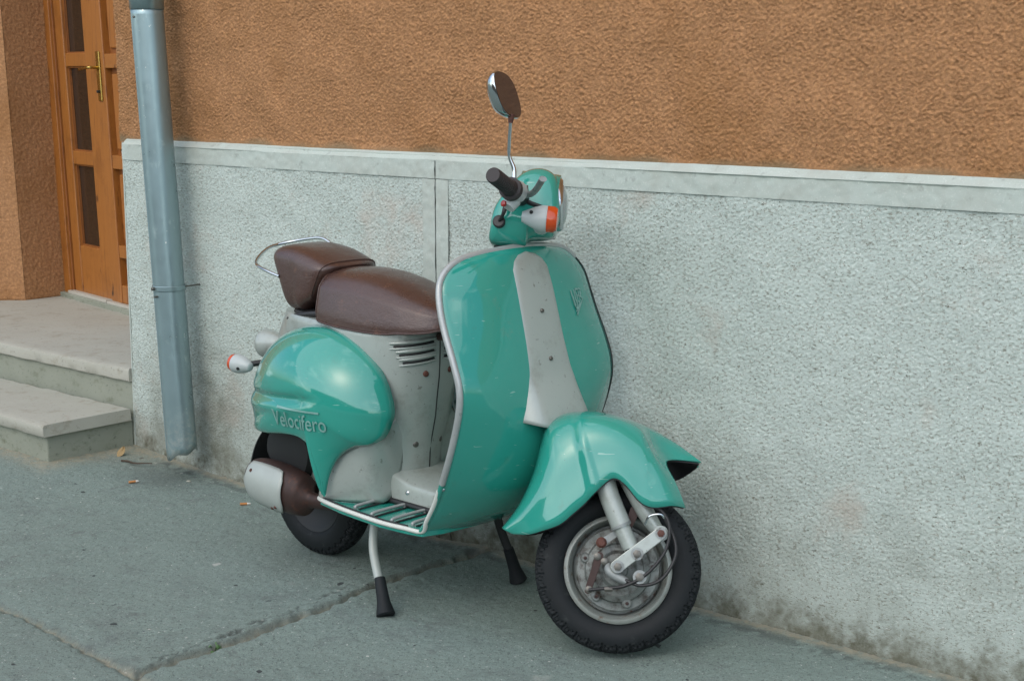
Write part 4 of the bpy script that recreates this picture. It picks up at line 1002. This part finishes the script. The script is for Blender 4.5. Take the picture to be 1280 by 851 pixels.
for sg in (-1, 1):
    b0, b1, b2, b3 = np.array([.812, .07 * sg, 1.118]), np.array([.806, .185 * sg, 1.110]), np.array([.796, .215 * sg, 1.107]), np.array([.757, .350 * sg, 1.108])
    bar = spart('handlebar', tube([b0, b1, b2], [.022, .018, .017], 16), 'engine', hd)
    spart('switch_housing', tube([b1 + (b2 - b1) * .0, b2], [.029, .029], 22), 'greyplastic', hd)
    spart('switch_block', tube([(.800, .190 * sg, 1.088), (.790, .196 * sg, 1.066)], [.021, .017], 14), 'greyplastic', hd)
    spart('switch_button', lathe([(.008, 0), (.008, .006), (.005, .008)], (.781, .205 * sg, 1.072), (-.7, .7 * sg, 0), 14), 'red', hd)
    gp = spart('grip', tube([b2, b2 + (b3 - b2) * .12, b2 + (b3 - b2) * .14, b2 + (b3 - b2) * .2, b3 - (b3 - b2) * .03, b3], [.029, .029, .0225, .0195, .0195, .0175], 24), 'grip')
    for k in range(8):
        c_ = b2 + (b3 - b2) * (.24 + .085 * k); spart('grip_rib', tube([c_, c_ + (b3 - b2) * .03], .0204, 22), 'grip', gp)
    lv = spart('brake_lever', tube([(.818, .175 * sg, 1.104), (.838, .185 * sg, 1.108), (.850, .215 * sg, 1.108), (.862, .27 * sg, 1.108), (.874, .335 * sg, 1.110), (.878, .350 * sg, 1.112)], [.011, .0105, .009, .0085, .0085, .010], 12, 30, False, .75), 'alu')
    spart('lever_mount', tube([(.806, .172 * sg, 1.112), (.832, .178 * sg, 1.118)], [.016, .012], 12), 'alu', lv)
    spart('lever_pivot', lathe([(.006, -.014), (.006, .014)], (.826, .178 * sg, 1.117), (0, 0, 1), 12), 'bolt', lv)
    if sg > 0: continue
    ic = np.array([.868, .128 * sg, 1.062])
    fi = fix(spart('front_indicator', lathe([(.013, -.046), (.016, -.040), (.028, -.014), (.0335, .004), (.034, .018)], ic, (1, 0, .02), 32), 'greyplastic', auto=50))
    fix(spart('indicator_lens', lathe([(.034, .0185), (.0335, .036), (.028, .044), (.001, .047)], ic, (1, 0, .02), 32, False), 'orange', fi))
    spart('indicator_foot', tube([ic + np.array([0, 0, -.012]), ic + np.array([.004, -.04 * sg, -.012])], [.019, .022], 14), 'greyplastic', fi)
    spart('indicator_hole', lathe([(.005, 0), (.004, .003)], ic + np.array([-.022, .0245 * sg, .008]), (-.4, sg, .2), 12), 'engine', fi)
# the single mirror on the near bar
mi = spart('mirror_stem', tube([(.796, -.190, 1.128), (.792, -.195, 1.165), (.776, -.205, 1.200), (.772, -.235, 1.270), (.772, -.240, 1.290)], [.0065, .0055, .0045, .0045, .006], 10, 30), 'chrome')
spart('stem_collar', lathe([(.010, 0), (.010, .018), (.007, .022)], (.796, -.190, 1.118), (0, 0, 1), 16), 'bolt', mi)
spart('stem_boot', tube([(.772, -.236, 1.270), (.772, -.240, 1.292)], [.006, .009], 12), 'rustbolt', mi)
mc = np.array([.750, -.245, 1.336])
mu, mv = np.array([.60, .0, .80]), np.array([.42, .84, -.32]); mu /= np.linalg.norm(mu)
mdir = np.array([.74, -.42, .20]); mdir /= np.linalg.norm(mdir)
up_ = np.array([0, 0, 1.]) - mdir * mdir[2]; up_ /= np.linalg.norm(up_); rt_ = np.cross(up_, mdir)
_c, _s = math.cos(.40), math.sin(.40); up_, rt_ = up_ * _c - rt_ * _s, rt_ * _c + up_ * _s
def mo(a, sx_, sz_):
    c_, s_ = math.cos(a), math.sin(a); x = sx_ * math.copysign(abs(c_) ** .75, c_); z = sz_ * math.copysign(abs(s_) ** .75, s_)
    return x + .22 * z * 0, z - .25 * x
loops = []
for k, dpt in ((.05, -.034), (.45, -.032), (.75, -.024), (.93, -.010), (1.0, .004), (.97, .008)):
    L = []
    for j in range(40):
        x, z = mo(2 * math.pi * j / 40, .052, .060); L.append(mc + rt_ * x * k + up_ * z * k + mdir * dpt)
    loops.append(L)
mh = fix(spart('mirror_head', loft(loops), 'chrome', auto=50))
L = []
for j in range(40):
    x, z = mo(2 * math.pi * j / 40, .052, .060); L.append(mc + rt_ * x * .95 + up_ * z * .95 + mdir * .0088)
fix(spart('mirror_glass', (L, [tuple(range(40))]), 'mirror', mh, smooth=False))

# ================================================================== SMALL THINGS ON THE GROUND
def gz(x, y):
    s, d = wsd(x, y); return float(ground_h(s, d))
def butt(x, y, rz, label):
    e = empty('cigarette_butt', (x, y, gz(x, y) + .0045), rz); tag(e, label, 'cigarette butt', 'cigarette butts on the pavement')
    obj('filter', tube([(-.016, 0, 0), (.008, 0, 0)], .0042, 10), 'filter', e); obj('burnt_end', tube([(.008, 0, 0), (.016, 0, 0), (.020, .001, -.001)], [.0041, .0038, .002], 10), 'paper', e)
butt(-1.354, 5.268, .5, 'orange and white cigarette butt on the pavement in front of the steps')
butt(-.913, 5.021, .15, 'flattened cigarette butt on the pavement below the silencer')
butt(-2.03, 5.80, .8, 'cigarette butt at the foot of the lower step')
def leaf(x, y, L, w, rz, label):
    V = []
    for i in range(9):
        f = i / 8; hw = w * math.sin(math.pi * min(1, f * .95 + .03)) ** .8
        for k in (-1, -.5, 0, .5, 1): V.append((L * (f - .5), hw * k, .004 + .010 * abs(k) * f + .012 * f * f))
    o = obj('dry_leaf', (V, grid_faces(9, 5)), 'leafdry', None, solid=.0006); o.location = (x, y, gz(x, y) + .003); o.rotation_euler = (.2, -.3, rz); return tag(o, label, 'leaf')
lx = wp(-.47, .12, 0); leaf(lx[0], lx[1], .045, .014, 1.2, 'small dry tan leaf lying in the corner by the step')
def twig(p0, p1, r, label):
    a, b = np.array(p0), np.array(p1); P = [a + (b - a) * f + np.array([.006 * math.sin(9 * f), .008 * math.sin(7 * f + 1), .002 + gz(a[0], a[1])]) for f in np.linspace(0, 1, 9)]
    o = obj('twig', tube(P, [r, r * .8, r * .5], 7), 'twig'); return tag(o, label, 'twig')
a, b = wp(-.40, .17, .003), wp(-.27, .13, .006); twig(a, b, .004, 'thin dark twig lying between the step and the downpipe')
def pebble(x, y, r, label):
    V, F = lathe([(.2, -.5), (.8, -.3), (1, .1), (.7, .45), (.2, .6)], (0, 0, 0), (0, 0, 1), 9)
    V = [np.array(v) * r * np.array([1, .7, .6]) * (1 + .15 * rng.normal()) for v in V]
    o = obj('pebble', (V, F), 'tread'); o.location = (x, y, gz(x, y) + r * .25); o.rotation_euler = (0, 0, rng.uniform(0, 6)); return tag(o, label, 'pebble', 'pebbles at the wall foot')
a = wp(-.06, .12, 0); pebble(a[0], a[1], .009, 'tiny pale pebble on the pavement under the mouth of the downpipe')
# weed in the pavement joint
wd = empty('weed', (-.762, 3.700, -.012)); tag(wd, 'small green weed sprouting from the pavement joint', 'weed')
for k in range(16):
    a = rng.uniform(0, 6.28); L_ = rng.uniform(.012, .03); up2 = rng.uniform(.010, .026); w_ = rng.uniform(.002, .0045)
    d = np.array([math.cos(a), math.sin(a), 0]); q = np.array([-d[1], d[0], 0]) * w_
    obj('leaf', ([d * .002 - q * .4, d * .002 + q * .4, d * L_ * .6 + q + np.array([0, 0, up2]), d * L_ + np.array([0, 0, up2 * .8]), d * L_ * .6 - q + np.array([0, 0, up2])], [(0, 1, 2, 4), (4, 2, 3)]), 'weed', wd, smooth=False)

# ================================================================== ADDED HOUSE (unseen behind the camera, put in for the paint to mirror)
MAT['far_wall'] = m_plain('pale_facade', srgb(150, 138, 118), .9); MAT['far_glass'] = m_plain('far_window_glass', srgb(30, 36, 40), .1, 0, .3); MAT['far_roof'] = m_plain('roof_tiles', srgb(112, 66, 50), .85)
fh = empty('added_reflection_house', tuple(wp(4, 17.5, -.14))); FO = np.array(fh.location)
tag(fh, 'pale house across the street, unseen, added for the green paint to reflect', 'house')
def hobj(name, VF, mat, parent=None): return recalc(obj(name, ([np.array(p) - FO for p in VF[0]], VF[1]), mat, parent or fh, smooth=False))
hobj('house_wall', wbox(-9, 20, 16.6, 22, -.3, 2.7), 'far_wall')
hobj('roof', ([wp(-9.3, 16.2, 2.7), wp(20.3, 16.2, 2.7), wp(20.3, 19.3, 4.1), wp(-9.3, 19.3, 4.1), wp(-9.3, 22.4, 2.7), wp(20.3, 22.4, 2.7)], [(0, 1, 2, 3), (3, 2, 5, 4), (0, 3, 4), (1, 5, 2), (0, 4, 5, 1)]), 'far_roof')
for k in range(10):
    s0 = -7.8 + 2.8 * k
    w_ = hobj('window', wbox(s0, s0 + 1.2, 16.52, 16.66, .8, 2.2), 'white_trim'); hobj('window_pane', wbox(s0 + .1, s0 + 1.1, 16.50, 16.515, .9, 2.1), 'far_glass', w_)
